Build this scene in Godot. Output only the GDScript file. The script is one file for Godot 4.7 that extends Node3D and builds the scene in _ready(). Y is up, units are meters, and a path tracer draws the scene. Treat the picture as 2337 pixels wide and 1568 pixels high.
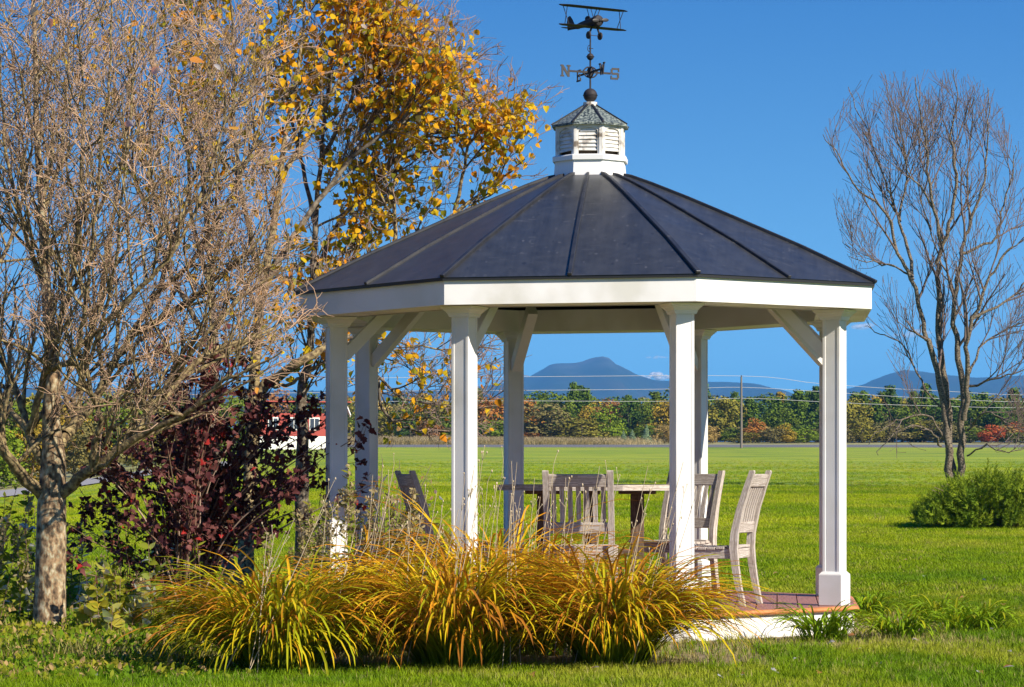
extends Node3D
# A white octagonal gazebo with a biplane weathervane on an autumn lawn, bare trees at its left, a field, a road,
# a wood and hazy mountains behind. Metres, y up; the camera looks along -z from (0, EYE, 0).

const F := 6392.0        # focal length and centre of the photograph at a width of 2337, used to survey the place
const CX := 1168.5
const HY := 1078.5
const EYE := 1.16
const TURN := -5.43      # how far the gazebo is turned
const GZ := Vector3(0.594, 0, -21.25)

var rng := RandomNumberGenerator.new()
var noise := FastNoiseLite.new()
var M := {}

# ------------------------------------------------------------------ helpers
func spot(px: float, py: float, d: float) -> Vector3:
	return Vector3((px - CX) * d / F, EYE - (py - HY) * d / F, -d)

func onground(px: float, d: float) -> Vector3:
	var x := (px - CX) * d / F
	return Vector3(x, ground_y(x, d), -d)

const PROFILE := [[-200.0, 0.0], [22.0, 0.0], [32.0, 0.05], [45.0, 0.235], [80.0, 0.745], [135.0, 1.545], [220.0, 2.68], [311.0, 3.86], [318.0, 4.22], [340.0, 4.9], [420.0, 5.6], [900.0, 9.0], [3000.0, 12.0], [9000.0, 12.0]]

func prof1(d: float) -> float:
	for i in range(1, PROFILE.size()):
		if d <= PROFILE[i][0]:
			var t: float = (d - PROFILE[i - 1][0]) / (PROFILE[i][0] - PROFILE[i - 1][0])
			return lerpf(PROFILE[i - 1][1], PROFILE[i][1], t)
	return 12.0

func ground_y(x: float, d: float) -> float:
	if d < 20.0:
		return 0.0
	var k := 0.94 if d < 300.0 else 0.99
	var h := (prof1(d * k) + prof1(d) * 2.0 + prof1(d / k)) * 0.25
	var left := smoothstep(-0.21, -0.09, x / d)
	h *= lerpf(lerpf(0.1, 1.0, left), 1.0, smoothstep(160.0, 280.0, d))
	return h

func rf(a: float, b: float) -> float:
	return rng.randf_range(a, b)

func rvec() -> Vector3:
	return Vector3(rf(-1, 1), rf(-1, 1), rf(-1, 1))

class MB:
	var v := PackedVector3Array()
	var n := PackedVector3Array()
	var c := PackedColorArray()
	var uv := PackedVector2Array()
	var ix := PackedInt32Array()
	var col := Color.WHITE

	func vert(p: Vector3, nn: Vector3, u := Vector2.ZERO) -> void:
		v.append(p); n.append(nn); c.append(col); uv.append(u)

	func tri(a: Vector3, b: Vector3, d: Vector3) -> void:   # counter-clockwise seen from outside
		var nn := (b - a).cross(d - a).normalized()
		var i := v.size()
		vert(a, nn); vert(b, nn); vert(d, nn)
		ix.append(i); ix.append(i + 2); ix.append(i + 1)

	func quad(a: Vector3, b: Vector3, d: Vector3, e: Vector3, ua := Vector2(0, 0), ub := Vector2(1, 0), ud := Vector2(1, 1), ue := Vector2(0, 1)) -> void:
		var nn := (d - a).cross(e - b).normalized()
		var i := v.size()
		vert(a, nn, ua); vert(b, nn, ub); vert(d, nn, ud); vert(e, nn, ue)
		ix.append(i); ix.append(i + 2); ix.append(i + 1); ix.append(i); ix.append(i + 3); ix.append(i + 2)

	func box(at: Vector3, s: Vector3, b := Basis(), bevel := 0.0, du := Vector2.ZERO) -> void:
		# grain (u) follows the longest side
		var h := s * 0.5
		var long := s.max_axis_index()
		var e := minf(bevel, minf(h.x, minf(h.y, h.z)) * 0.9)
		for ax in 3:
			var a1 := (ax + 1) % 3
			var a2 := (ax + 2) % 3
			for sg: float in [1.0, -1.0]:
				var p := []
				var us := []
				for k: Vector2 in [Vector2(-1, -1), Vector2(1, -1), Vector2(1, 1), Vector2(-1, 1)]:
					var q := Vector3.ZERO
					q[ax] = h[ax] * sg
					q[a1] = (h[a1] - e) * k.x
					q[a2] = (h[a2] - e) * k.y
					p.append(at + b * q)
					if ax == long:
						us.append(Vector2(q[a1] * 0.2, q[a2]) + du)
					else:
						var other := a2 if a1 == long else a1
						us.append(Vector2(q[long], q[other] + h[ax] * sg * 0.37) + du)
				if sg > 0: quad(p[0], p[1], p[2], p[3], us[0], us[1], us[2], us[3])
				else: quad(p[3], p[2], p[1], p[0], us[3], us[2], us[1], us[0])
		if e > 0.0:
			for ax in 3:
				var a1 := (ax + 1) % 3
				var a2 := (ax + 2) % 3
				for s1: float in [1.0, -1.0]:
					for s2: float in [1.0, -1.0]:
						var q := [Vector3.ZERO, Vector3.ZERO, Vector3.ZERO, Vector3.ZERO]
						for k in 4:
							q[k][ax] = (h[ax] - e) * (1.0 if k in [1, 2] else -1.0)
							q[k][a1] = s1 * (h[a1] if k < 2 else h[a1] - e)
							q[k][a2] = s2 * (h[a2] - e if k < 2 else h[a2])
						var u0 := du + Vector2(0, 0.01)
						if s1 * s2 < 0: quad(at + b * q[0], at + b * q[1], at + b * q[2], at + b * q[3], u0, u0 + Vector2(s[ax], 0), u0 + Vector2(s[ax], 0.01), u0 + Vector2(0, 0.01))
						else: quad(at + b * q[3], at + b * q[2], at + b * q[1], at + b * q[0], u0, u0 + Vector2(s[ax], 0), u0 + Vector2(s[ax], 0.01), u0 + Vector2(0, 0.01))
			for sx: float in [1.0, -1.0]:
				for sy: float in [1.0, -1.0]:
					for sz: float in [1.0, -1.0]:
						var pa := at + b * Vector3(sx * h.x, sy * (h.y - e), sz * (h.z - e))
						var pb := at + b * Vector3(sx * (h.x - e), sy * h.y, sz * (h.z - e))
						var pc := at + b * Vector3(sx * (h.x - e), sy * (h.y - e), sz * h.z)
						if sx * sy * sz > 0: tri(pa, pb, pc)
						else: tri(pa, pc, pb)

	func bar(a: Vector3, b: Vector3, w: float, hh: float, up := Vector3.UP, bevel := 0.0, du := Vector2.ZERO) -> void:
		var z := (b - a).normalized()
		var x := up.cross(z).normalized()
		var y := z.cross(x)
		box((a + b) * 0.5, Vector3(w, hh, a.distance_to(b)), Basis(x, y, z), bevel, du)

	func tube(p: PackedVector3Array, r: PackedFloat32Array, sides: int, cap := false) -> void:
		var k := p.size()
		var first := v.size()
		var t := (p[1] - p[0]).normalized()
		var x := t.cross(Vector3.RIGHT if absf(t.x) < 0.8 else Vector3.UP).normalized()
		var len := 0.0
		for i in k:
			if i > 0 and i < k - 1: t = (p[i + 1] - p[i - 1]).normalized()
			elif i == k - 1: t = (p[i] - p[i - 1]).normalized()
			if i > 0: len += p[i].distance_to(p[i - 1])
			x = (x - t * x.dot(t)).normalized()
			var y := t.cross(x)
			for s in sides:
				var a := TAU * s / sides
				var o := x * cos(a) + y * sin(a)
				v.append(p[i] + o * r[i]); n.append(o); c.append(col); uv.append(Vector2(len, float(s) / sides))
		for i in k - 1:
			for s in sides:
				var a := first + i * sides + s
				var b := first + i * sides + (s + 1) % sides
				ix.append(a); ix.append(a + sides); ix.append(b)
				ix.append(b); ix.append(a + sides); ix.append(b + sides)
		if cap:
			for e in [0, k - 1]:
				var q := PackedVector3Array()
				for s in sides: q.append(v[first + e * sides + s])
				for s in sides:
					if e == 0: tri(p[0], q[(s + 1) % sides], q[s])
					else: tri(p[e], q[s], q[(s + 1) % sides])

	func lathe(at: Vector3, prf: Array, sides: int, b := Basis()) -> void:   # prf: [radius, height] from bottom to top
		for i in prf.size() - 1:
			var dy: float = prf[i + 1][1] - prf[i][1]
			var dr: float = prf[i + 1][0] - prf[i][0]
			var first := v.size()
			for s in sides:
				var a := TAU * s / sides
				var o := Vector3(cos(a), 0, sin(a))
				var nn := b * (o * dy - Vector3.UP * dr).normalized()
				vert(at + b * (o * prf[i][0] + Vector3.UP * prf[i][1]), nn)
				vert(at + b * (o * prf[i + 1][0] + Vector3.UP * prf[i + 1][1]), nn)
			for s in sides:
				var a := first + s * 2
				var d := first + ((s + 1) % sides) * 2
				ix.append(a); ix.append(d); ix.append(a + 1)
				ix.append(d); ix.append(d + 1); ix.append(a + 1)

	func ball(at: Vector3, r: float, rings := 8, sides := 14, sc := Vector3.ONE, b := Basis()) -> void:
		var first := v.size()
		for i in rings + 1:
			var e := PI * i / rings - PI / 2
			for s in sides:
				var a := TAU * s / sides
				var o := Vector3(cos(e) * cos(a), sin(e), cos(e) * sin(a))
				vert(at + b * (o * r * sc), (b * (o / sc)).normalized())
		for i in rings:
			for s in sides:
				var a := first + i * sides + s
				var d := first + i * sides + (s + 1) % sides
				ix.append(a); ix.append(d); ix.append(a + sides)
				ix.append(d); ix.append(d + sides); ix.append(a + sides)

	func sheet(rows: Array) -> void:   # a smooth grid of points; outside is where columns x rows points
		var first := v.size()
		var w: int = rows[0].size()
		var h := rows.size()
		for j in h:
			for i in w:
				var dx: Vector3 = rows[j][mini(i + 1, w - 1)] - rows[j][maxi(i - 1, 0)]
				var dy: Vector3 = rows[mini(j + 1, h - 1)][i] - rows[maxi(j - 1, 0)][i]
				vert(rows[j][i], dx.cross(dy).normalized(), Vector2(float(i) / (w - 1), float(j) / (h - 1)))
		for j in h - 1:
			for i in w - 1:
				var a := first + j * w + i
				ix.append(a); ix.append(a + w); ix.append(a + 1)
				ix.append(a + 1); ix.append(a + w); ix.append(a + w + 1)

	func prism(pts: PackedVector2Array, y0: float, y1: float, du := Vector2.ZERO, uvax := Vector2(0, 1)) -> void:   # pts in (x, z); convex
		var area := 0.0
		for i in pts.size(): area += pts[i].cross(pts[(i + 1) % pts.size()])
		var q := pts.duplicate()
		if area > 0: q.reverse()      # make it run counter-clockwise seen from above (x right, z towards us)
		var k := q.size()
		var first := v.size()
		var perp := Vector2(-uvax.y, uvax.x)
		for i in k: vert(Vector3(q[i].x, y1, q[i].y), Vector3.UP, Vector2(q[i].dot(uvax), q[i].dot(perp)) + du)
		for i in range(1, k - 1):
			ix.append(first); ix.append(first + i + 1); ix.append(first + i)
		first = v.size()
		for i in k: vert(Vector3(q[i].x, y0, q[i].y), Vector3.DOWN)
		for i in range(1, k - 1):
			ix.append(first); ix.append(first + i); ix.append(first + i + 1)
		for i in k:
			var a := q[i]
			var b := q[(i + 1) % k]
			var l := a.distance_to(b)
			quad(Vector3(a.x, y0, a.y), Vector3(b.x, y0, b.y), Vector3(b.x, y1, b.y), Vector3(a.x, y1, a.y), du, du + Vector2(l, 0), du + Vector2(l, y1 - y0), du + Vector2(0, y1 - y0))

	func done() -> ArrayMesh:
		var a := []
		a.resize(Mesh.ARRAY_MAX)
		a[Mesh.ARRAY_VERTEX] = v
		a[Mesh.ARRAY_NORMAL] = n
		a[Mesh.ARRAY_COLOR] = c
		a[Mesh.ARRAY_TEX_UV] = uv
		a[Mesh.ARRAY_INDEX] = ix
		var m := ArrayMesh.new()
		m.add_surface_from_arrays(Mesh.PRIMITIVE_TRIANGLES, a)
		return m

func part(called: String, mb, mat: Material, parent: Node3D = self) -> MeshInstance3D:
	var o := MeshInstance3D.new()
	o.name = called
	o.mesh = mb.done() if mb is MB else mb
	o.material_override = mat
	parent.add_child(o, true)
	return o

func tag(o: Node, label := "", category := "", group := "", kind := "") -> Node:
	if label: o.set_meta("label", label)
	if category: o.set_meta("category", category)
	if group: o.set_meta("group", group)
	if kind: o.set_meta("kind", kind)
	return o

func thing(called: String, label: String, category: String, where: Vector3, group := "") -> Node3D:
	var o := Node3D.new()
	o.name = called
	o.position = where
	tag(o, label, category, group)
	add_child(o, true)
	return o

func copies(called: String, mesh: Mesh, mat: Material, buf: PackedFloat32Array, parent: Node3D = self) -> MultiMeshInstance3D:
	# buf: 12 numbers of the transform and 4 of the colour per copy
	var mm := MultiMesh.new()
	mm.transform_format = MultiMesh.TRANSFORM_3D
	mm.use_colors = true
	mm.mesh = mesh
	mm.instance_count = buf.size() / 16
	mm.buffer = buf
	var o := MultiMeshInstance3D.new()
	o.name = called
	o.multimesh = mm
	o.material_override = mat
	o.set_meta("kind", "stuff")
	parent.add_child(o, true)
	return o

func put(buf: PackedFloat32Array, b: Basis, p: Vector3, c: Color) -> void:
	buf.append(b.x.x); buf.append(b.y.x); buf.append(b.z.x); buf.append(p.x)
	buf.append(b.x.y); buf.append(b.y.y); buf.append(b.z.y); buf.append(p.y)
	buf.append(b.x.z); buf.append(b.y.z); buf.append(b.z.z); buf.append(p.z)
	buf.append(c.r); buf.append(c.g); buf.append(c.b); buf.append(1.0)

func lin(r: float, g: float, b: float) -> Color:   # a real-world base colour as an albedo_color
	return Color(r, g, b).linear_to_srgb()

func noise_tex(freq: float, ramp: Array, w := 512, h := 512, seed_ := 1, oct := 4, kind := FastNoiseLite.TYPE_SIMPLEX_SMOOTH) -> NoiseTexture2D:
	var t := NoiseTexture2D.new()
	t.width = w; t.height = h
	t.seamless = true
	var f := FastNoiseLite.new()
	f.noise_type = kind
	f.seed = seed_
	f.frequency = freq
	f.fractal_octaves = oct
	t.noise = f
	if ramp:
		var g := Gradient.new()
		var off := PackedFloat32Array()
		var cs := PackedColorArray()
		for r in ramp:
			off.append(r[0]); cs.append(r[1])
		g.offsets = off
		g.colors = cs
		t.color_ramp = g
	return t

func grain_tex(seed_: int, tones: Array) -> ImageTexture:   # wood grain along u
	var im := Image.create(512, 256, false, Image.FORMAT_RGB8)
	var a := FastNoiseLite.new()
	a.seed = seed_; a.frequency = 0.02; a.fractal_octaves = 3
	for y in 256:
		for x in 512:
			var w := 1.0 - absf(x / 256.0 - 1.0)
			var s1 := lerpf(a.get_noise_2d(x * 0.12, y * 2.6), a.get_noise_2d((511 - x) * 0.12 + 900, y * 2.6), 0.5 * w)
			var s2 := a.get_noise_2d(x * 0.5 + 400, y * 9.0)
			var s3 := a.get_noise_2d(x * 1.2, y * 1.3 + 700)
			var t := clampf(0.5 + s1 * 0.7 + s2 * 0.5 + s3 * 0.3, 0, 1)
			im.set_pixel(x, y, (tones[0] as Color).lerp(tones[1], t))
	return ImageTexture.create_from_image(im)

func mat(called: String, albedo: Color, rough := 0.8, tex: Texture2D = null, scale := 1.0, tri := true, world := false) -> StandardMaterial3D:
	var m := StandardMaterial3D.new()
	m.resource_name = called
	m.albedo_color = albedo
	m.roughness = rough
	if tex:
		m.albedo_texture = tex
		m.uv1_scale = Vector3.ONE * scale
		m.uv1_triplanar = tri
		m.uv1_world_triplanar = world
	M[called] = m
	return m

func foliage(called: String, back := 0.5, rough := 0.7) -> StandardMaterial3D:   # vertex or copy colours carry the hue
	var m := mat(called, Color.WHITE, rough)
	m.vertex_color_use_as_albedo = true
	m.metallic_specular = 0.2
	m.cull_mode = BaseMaterial3D.CULL_DISABLED
	if back > 0:
		m.backlight_enabled = true
		m.backlight = Color(back, back, back)
	return m

func bump(m: StandardMaterial3D, t: Texture2D, cm: float) -> void:
	m.heightmap_enabled = true
	m.heightmap_texture = t
	m.heightmap_scale = cm

# ------------------------------------------------------------------ the scene
func _ready() -> void:
	rng.seed = 7
	noise.seed = 3
	noise.frequency = 1.0
	noise.fractal_octaves = 3
	# camera: level, with the lens raised as the photograph's
	var cam := Camera3D.new()
	cam.name = "camera"
	cam.projection = Camera3D.PROJECTION_FRUSTUM
	cam.near = 0.5
	cam.far = 20000.0
	cam.size = cam.near * 1568.0 / F
	cam.frustum_offset = Vector2(0, cam.near * (HY - 784.0) / F)
	cam.position = Vector3(0, EYE, 0)
	add_child(cam)
	cam.current = true
	# sky, air and exposure
	var sky_m := ProceduralSkyMaterial.new()
	sky_m.sky_top_color = Color(0.0, 0.29, 0.575)
	sky_m.sky_horizon_color = Color(0.52, 0.785, 0.94)
	sky_m.sky_curve = 0.06
	sky_m.sky_energy_multiplier = 1.0
	sky_m.ground_bottom_color = Color(0.25, 0.3, 0.15)
	sky_m.ground_horizon_color = Color(0.4, 0.45, 0.4)
	sky_m.sun_angle_max = 40.0
	sky_m.sun_curve = 0.12
	var sky := Sky.new()
	sky.sky_material = sky_m
	var env := Environment.new()
	env.background_mode = Environment.BG_SKY
	env.sky = sky
	env.tonemap_mode = Environment.TONE_MAPPER_LINEAR
	env.tonemap_exposure = 1.68
	env.fog_enabled = true
	env.fog_density = 0.00012
	env.fog_light_color = Color(0.38, 0.72, 1.0)
	env.sdfgi_enabled = true
	env.ssao_enabled = true
	env.ssil_enabled = true
	var we := WorldEnvironment.new()
	we.name = "environment"
	we.environment = env
	add_child(we)
	var sun := DirectionalLight3D.new()
	sun.name = "sun"
	sun.light_energy = 1.5
	sun.light_color = Color(1.0, 0.955, 0.88)
	sun.light_angular_distance = 0.5
	sun.shadow_enabled = true
	var az := deg_to_rad(50.0)
	var el := deg_to_rad(34.0)
	add_child(sun)
	sun.look_at_from_position(Vector3(sin(az) * cos(el), sin(el), cos(az) * cos(el)) * 50.0, Vector3.ZERO)
	make_materials()
	# the large structure
	ground()
	mountains()
	road()
	gazebo()
	weathervane()
	table_and_chairs()
	# plants and the distance
	forest()
	house()
	power_line()
	clouds()
	front_tree()
	yellow_tree()
	right_tree()
	purple_shrub()
	green_bush()
	daylilies()
	weeds()
	lawn()
	leaves_on_lawn()

func clouds() -> void:
	var puff := mat("cloud_white", lin(0.92, 0.91, 0.92), 1.0)
	puff.transparency = BaseMaterial3D.TRANSPARENCY_ALPHA
	puff.albedo_color.a = 0.32
	var wisp := mat("cloud_wisp", lin(0.92, 0.89, 0.91), 1.0)
	wisp.transparency = BaseMaterial3D.TRANSPARENCY_ALPHA
	wisp.albedo_color.a = 0.16
	var q := RandomNumberGenerator.new()
	q.seed = 21
	for e in [[1497, 862, 36, 10, "cloud_white", "small bright white cloud just right of the main peak"], [1974, 749, 22, 10, "cloud_wisp", "faint small cloud patch beside the gazebo's right eave"], [1500, 816, 24, 4, "cloud_wisp", "thin wisp of cloud above the small white cloud"], [2088, 764, 46, 9, "cloud_wisp", "faint broad wisp of cloud behind the leafless field tree"]]:
		var d := 9300.0
		var c := spot(e[0], e[1], d)
		var b := MB.new()
		var k := d / F
		for i in 26 if e[4] == "cloud_white" else 5:
			var u := q.randf_range(-1, 1)
			var w: float = (1.0 - u * u * 0.75)
			var p := Vector3(u * e[2], q.randf_range(-0.5, 0.9) * e[3] * w, q.randf_range(-20, 20)) * k
			b.ball(p, q.randf_range(0.35, 0.75) * e[3] * k * (0.5 + 0.6 * w), 8, 12, Vector3(q.randf_range(1.1, 1.8) * (1.0 if e[4] == "cloud_white" else 1.8), 0.9, 1.2))
		var o := part("cloud", b, M[e[4]])
		o.position = c
		tag(o, e[5], "cloud")

func roof_picture() -> ImageTexture:   # dark sheet metal with rain streaks, chalky spots and scratches
	var n := 512
	var im := Image.create(n, n, false, Image.FORMAT_RGB8)
	var f := FastNoiseLite.new()
	f.seed = 77
	f.frequency = 1.0
	f.fractal_octaves = 4
	for y in n:
		for x in n:
			var wx := 1.0 - absf(x / 256.0 - 1.0)
			var a := f.get_noise_2d(cos(TAU * x / n) * 1.6 + 5, sin(TAU * x / n) * 1.6 + y * 0.0)
			var c := f.get_noise_3d(cos(TAU * x / n) * 2.2, sin(TAU * x / n) * 2.2, 3.0 * sin(TAU * y / n))
			var s := f.get_noise_3d(cos(TAU * x / n) * 9.0, sin(TAU * x / n) * 9.0, 1.2 * cos(TAU * y / n))
			var g := clampf(0.62 + 0.13 * c + 0.07 * s + 0.05 * a, 0.35, 0.85)
			im.set_pixel(x, y, Color(g * 0.98, g, g * 1.02))
	var q := RandomNumberGenerator.new()
	q.seed = 12
	for i in 170:
		var cx := q.randi_range(0, n - 1)
		var cy := q.randi_range(0, n - 1)
		var rx := q.randf_range(1.2, 4.2) if i < 115 else q.randf_range(5.0, 16.0)
		var ry := q.randf_range(1.2, 5.0) if i < 115 else q.randf_range(0.7, 1.6)
		var k := q.randf_range(0.3, 0.95) if q.randf() < 0.75 else -0.3
		for y in range(int(-ry - 1), int(ry + 2)):
			for x in range(int(-rx - 1), int(rx + 2)):
				if pow(x / rx, 2) + pow(y / ry, 2) <= 1.0:
					var p := Vector2i(posmod(cx + x, n), posmod(cy + y, n))
					var o := im.get_pixelv(p)
					im.set_pixelv(p, o.lerp(Color.WHITE, k) if k > 0 else o.darkened(-k))
	return ImageTexture.create_from_image(im)

func make_materials() -> void:
	var paint := noise_tex(0.006, [[0.2, Color(0.92, 0.915, 0.89)], [0.40, Color(0.97, 0.967, 0.957)], [0.6, Color(1, 1, 1)]], 512, 512, 11, 5)
	var fine := noise_tex(0.05, [], 256, 256, 12, 4)
	mat("white_paint", lin(0.82, 0.82, 0.815), 0.5, paint, 0.45)
	bump(M.white_paint, fine, 0.04)
	mat("old_white_paint", lin(0.74, 0.73, 0.71), 0.7, noise_tex(0.02, [[0.2, Color(0.55, 0.5, 0.45)], [0.36, Color(0.95, 0.94, 0.92)], [0.7, Color(1, 1, 1)]], 256, 256, 21, 5), 1.6)
	var roof_t := noise_tex(0.012, [[0.2, Color(0.72, 0.74, 0.80)], [0.5, Color(0.92, 0.93, 0.96)], [0.72, Color(1.0, 1.0, 1.0)], [0.86, Color(1.2, 1.2, 1.2)]], 512, 512, 31, 6)
	mat("roof_metal", lin(0.110, 0.110, 0.114), 0.42, roof_picture(), 0.55)
	M.roof_metal.metallic = 0.1
	M.roof_metal.roughness_texture = noise_tex(0.02, [[0.2, Color(0.8, 0.8, 0.8)], [0.8, Color(1, 1, 1)]], 256, 256, 32, 5)
	bump(M.roof_metal, noise_tex(0.01, [], 256, 256, 33, 2), 0.25)
	mat("rib_metal", lin(0.040, 0.042, 0.048), 0.5, roof_t, 1.0)
	M.rib_metal.metallic = 0.3
	mat("black_trim", lin(0.012, 0.012, 0.014), 0.5)
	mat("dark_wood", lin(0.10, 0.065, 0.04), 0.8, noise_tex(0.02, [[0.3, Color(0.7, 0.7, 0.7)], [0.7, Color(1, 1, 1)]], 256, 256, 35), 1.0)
	mat("lead_roof", lin(0.30, 0.34, 0.34), 0.6, noise_tex(0.05, [[0.30, Color(0.22, 0.27, 0.33)], [0.46, Color(0.42, 0.47, 0.48)], [0.58, Color(0.8, 0.82, 0.78)], [0.7, Color(1.0, 1.0, 0.95)]], 256, 256, 36, 5), 3.0)
	mat("black_iron", lin(0.030, 0.027, 0.030), 0.7, noise_tex(0.04, [[0.3, Color(0.75, 0.7, 0.75)], [0.7, Color(1.3, 1.2, 1.2)]], 128, 128, 37), 4.0)
	M.black_iron.metallic = 0.15
	mat("pewter", lin(0.030, 0.027, 0.028), 0.5)
	M.pewter.metallic = 0.2
	# deck of red-brown boards
	mat("deck", lin(0.42, 0.195, 0.145), 0.62, grain_tex(41, [Color(0.78, 0.76, 0.78), Color(1, 1, 1)]), 1.0, false)
	M.deck.uv1_scale = Vector3(1.2, 5, 1)
	mat("deck_nosing", lin(0.72, 0.28, 0.09), 0.5, grain_tex(42, [Color(0.7, 0.66, 0.62), Color(1, 1, 1)]), 1.0, false)
	M.deck_nosing.uv1_scale = Vector3(1.2, 5, 1)
	# weathered teak
	mat("teak", lin(0.70, 0.65, 0.60), 0.85, grain_tex(43, [Color(0.66, 0.62, 0.59), Color(1, 1, 1)]), 1.0, false)
	M.teak.uv1_scale = Vector3(1.6, 9, 1)
	bump(M.teak, grain_tex(44, [Color.BLACK, Color.WHITE]), 0.08)
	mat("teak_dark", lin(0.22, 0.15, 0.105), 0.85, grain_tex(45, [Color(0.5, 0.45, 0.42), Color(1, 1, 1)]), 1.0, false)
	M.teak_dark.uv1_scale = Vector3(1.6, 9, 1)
	# bark
	var bark := noise_tex(0.03, [[0.22, Color(0.30, 0.27, 0.24)], [0.42, Color(0.62, 0.55, 0.47)], [0.56, Color(0.85, 0.75, 0.63)], [0.66, Color(0.80, 0.82, 0.74)], [0.75, Color(1.0, 1.02, 0.95)]], 512, 512, 51, 6)
	mat("bark", lin(0.56, 0.48, 0.38), 0.95, bark, 1.1)
	M.bark.uv1_scale = Vector3(1.5, 0.8, 1.5)
	bump(M.bark, noise_tex(0.03, [], 256, 256, 52, 5), 0.6)
	mat("limb_bark", lin(0.37, 0.31, 0.23), 0.95, noise_tex(0.03, [[0.25, Color(0.45, 0.40, 0.35)], [0.5, Color(0.8, 0.74, 0.62)], [0.65, Color(1, 0.98, 0.8)]], 256, 256, 53, 5), 3.0)
	bump(M.limb_bark, noise_tex(0.03, [], 256, 256, 54, 5), 0.6)
	mat("twig_bark", lin(0.40, 0.285, 0.215), 0.9)
	mat("grey_bark", lin(0.24, 0.205, 0.17), 0.95, noise_tex(0.03, [[0.25, Color(0.35, 0.33, 0.32)], [0.5, Color(0.8, 0.76, 0.7)], [0.7, Color(1, 1, 0.95)]], 256, 256, 55, 5), 2.0)
	mat("grey_twig", lin(0.16, 0.115, 0.10), 0.9)
	mat("brown_twig", lin(0.20, 0.14, 0.115), 0.9)
	mat("shrub_twig", lin(0.22, 0.13, 0.085), 0.9)
	mat("dry_stalk", lin(0.52, 0.42, 0.28), 0.85)
	foliage("leaf", 0.9, 0.6)
	foliage("blade", 0.8, 0.5)
	foliage("grass", 0.5, 0.6)
	foliage("far_leaf", 0.3, 0.8)
	foliage("purple_leaf", 0.18, 0.5)
	mat("gravel", lin(0.42, 0.40, 0.39), 0.95, noise_tex(0.2, [[0.2, Color(0.7, 0.7, 0.7)], [0.8, Color(1, 1, 1)]], 256, 256, 61), 0.5)
	mat("asphalt", lin(0.20, 0.20, 0.20), 0.9, noise_tex(0.1, [[0.2, Color(0.7, 0.7, 0.7)], [0.8, Color(1, 1, 1)]], 256, 256, 62), 0.3)
	var g := mat("ground", Color.WHITE, 0.95, noise_tex(0.03, [[0.2, Color(0.72, 0.74, 0.66)], [0.5, Color(0.95, 0.95, 0.93)], [0.8, Color(1, 1, 1)]], 512, 512, 63, 5), 0.6, true, true)
	g.vertex_color_use_as_albedo = true
	bump(g, noise_tex(0.06, [], 256, 256, 64, 4), 2.0)
	var mt := mat("mountain", Color.WHITE, 1.0)
	mt.vertex_color_use_as_albedo = true
	mat("red_wall", lin(0.36, 0.05, 0.035), 0.7, paint, 0.3)
	mat("red_roof", lin(0.45, 0.06, 0.04), 0.6, paint, 0.3)
	mat("window_glass", lin(0.05, 0.06, 0.08), 0.1)
	mat("wire", lin(0.6, 0.6, 0.62), 0.4)
	mat("pole_wood", lin(0.20, 0.165, 0.14), 0.9)

# ------------------------------------------------------------------ ground
func lawn_col(x: float, d: float) -> Color:   # linear base colour of the turf
	var a := noise.get_noise_2d(x * 0.35, d * 0.22)
	var b := noise.get_noise_2d(x * 1.6 + 50, d * 0.9)
	var c2 := noise.get_noise_2d(x * 0.05 + 9, d * 0.03)
	var far := smoothstep(24.0, 60.0, d)
	var band := noise.get_noise_2d(x * 0.03 + d * 0.012, d * 0.11) * 1.1 + noise.get_noise_2d(x * 0.1, d * 0.5 + 70) * 0.6
	var near_c := Color(0.160, 0.240, 0.004)
	var far_c := Color(0.33, 0.42, 0.003)
	var c := near_c.lerp(far_c, far)
	c = c.lerp(Color(0.33, 0.34, 0.03), clampf(a * 1.2 + b * 0.8 + c2 * 0.6, 0, 0.75))
	c = c.lerp(Color(0.085, 0.19, 0.005), clampf(-a * 1.2 - b * 0.7, 0, 0.65))
	c = c.lerp(Color(0.16, 0.27, 0.004), clampf(band * 1.7, 0, 0.75) * far)
	c = c.lerp(Color(0.38, 0.42, 0.012), clampf(-band * 1.3, 0, 0.6) * far)
	# straw field on the far left and verges by the road
	var r := x / maxf(d, 1.0)
	var straw := smoothstep(-0.105, -0.15, r + noise.get_noise_2d(d * 0.1, x * 0.1) * 0.02) * smoothstep(98.0, 118.0, d + (r + 0.183) * -300.0)
	straw = maxf(straw, smoothstep(319.0, 322.0, d))
	straw = maxf(straw, smoothstep(-0.22, -0.3, r) * smoothstep(40.0, 60.0, d))
	c = c.lerp(Color(0.36, 0.32, 0.15), straw * 0.9)
	if d > 360.0: c = c.lerp(Color(0.07, 0.09, 0.03), smoothstep(360.0, 420.0, d))
	return c

func bed(x: float, d: float) -> float:   # how bare and mulchy the planting beds are (0 to 1)
	var e := Vector2(x - GZ.x, d + GZ.z).length()
	var w := noise.get_noise_2d(x * 2.0, d * 2.0) * 0.25
	var k := smoothstep(3.05 + w, 2.75 + w, e) * (1.0 if x > -2.6 else 0.0)
	if x < 1.6: k = maxf(k, smoothstep(16.3 + w, 16.7 + w, d) * smoothstep(22.0, 21.0, d) * smoothstep(-2.6, -2.2, x))
	k = maxf(k, smoothstep(0.80, 0.45, Vector2((x - 2.35) * 0.5, d - 18.9 + w * 2.0).length()) * 0.85)
	return k

func weedy(x: float, d: float) -> float:   # rough growth at the left under the tree
	var w := noise.get_noise_2d(x * 1.3 + 3, d * 1.3) * 0.4
	return smoothstep(-1.6 + w, -2.1 + w, x) * smoothstep(16.3 + w, 17.0 + w, d) * smoothstep(26.0, 24.0, d)

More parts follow.
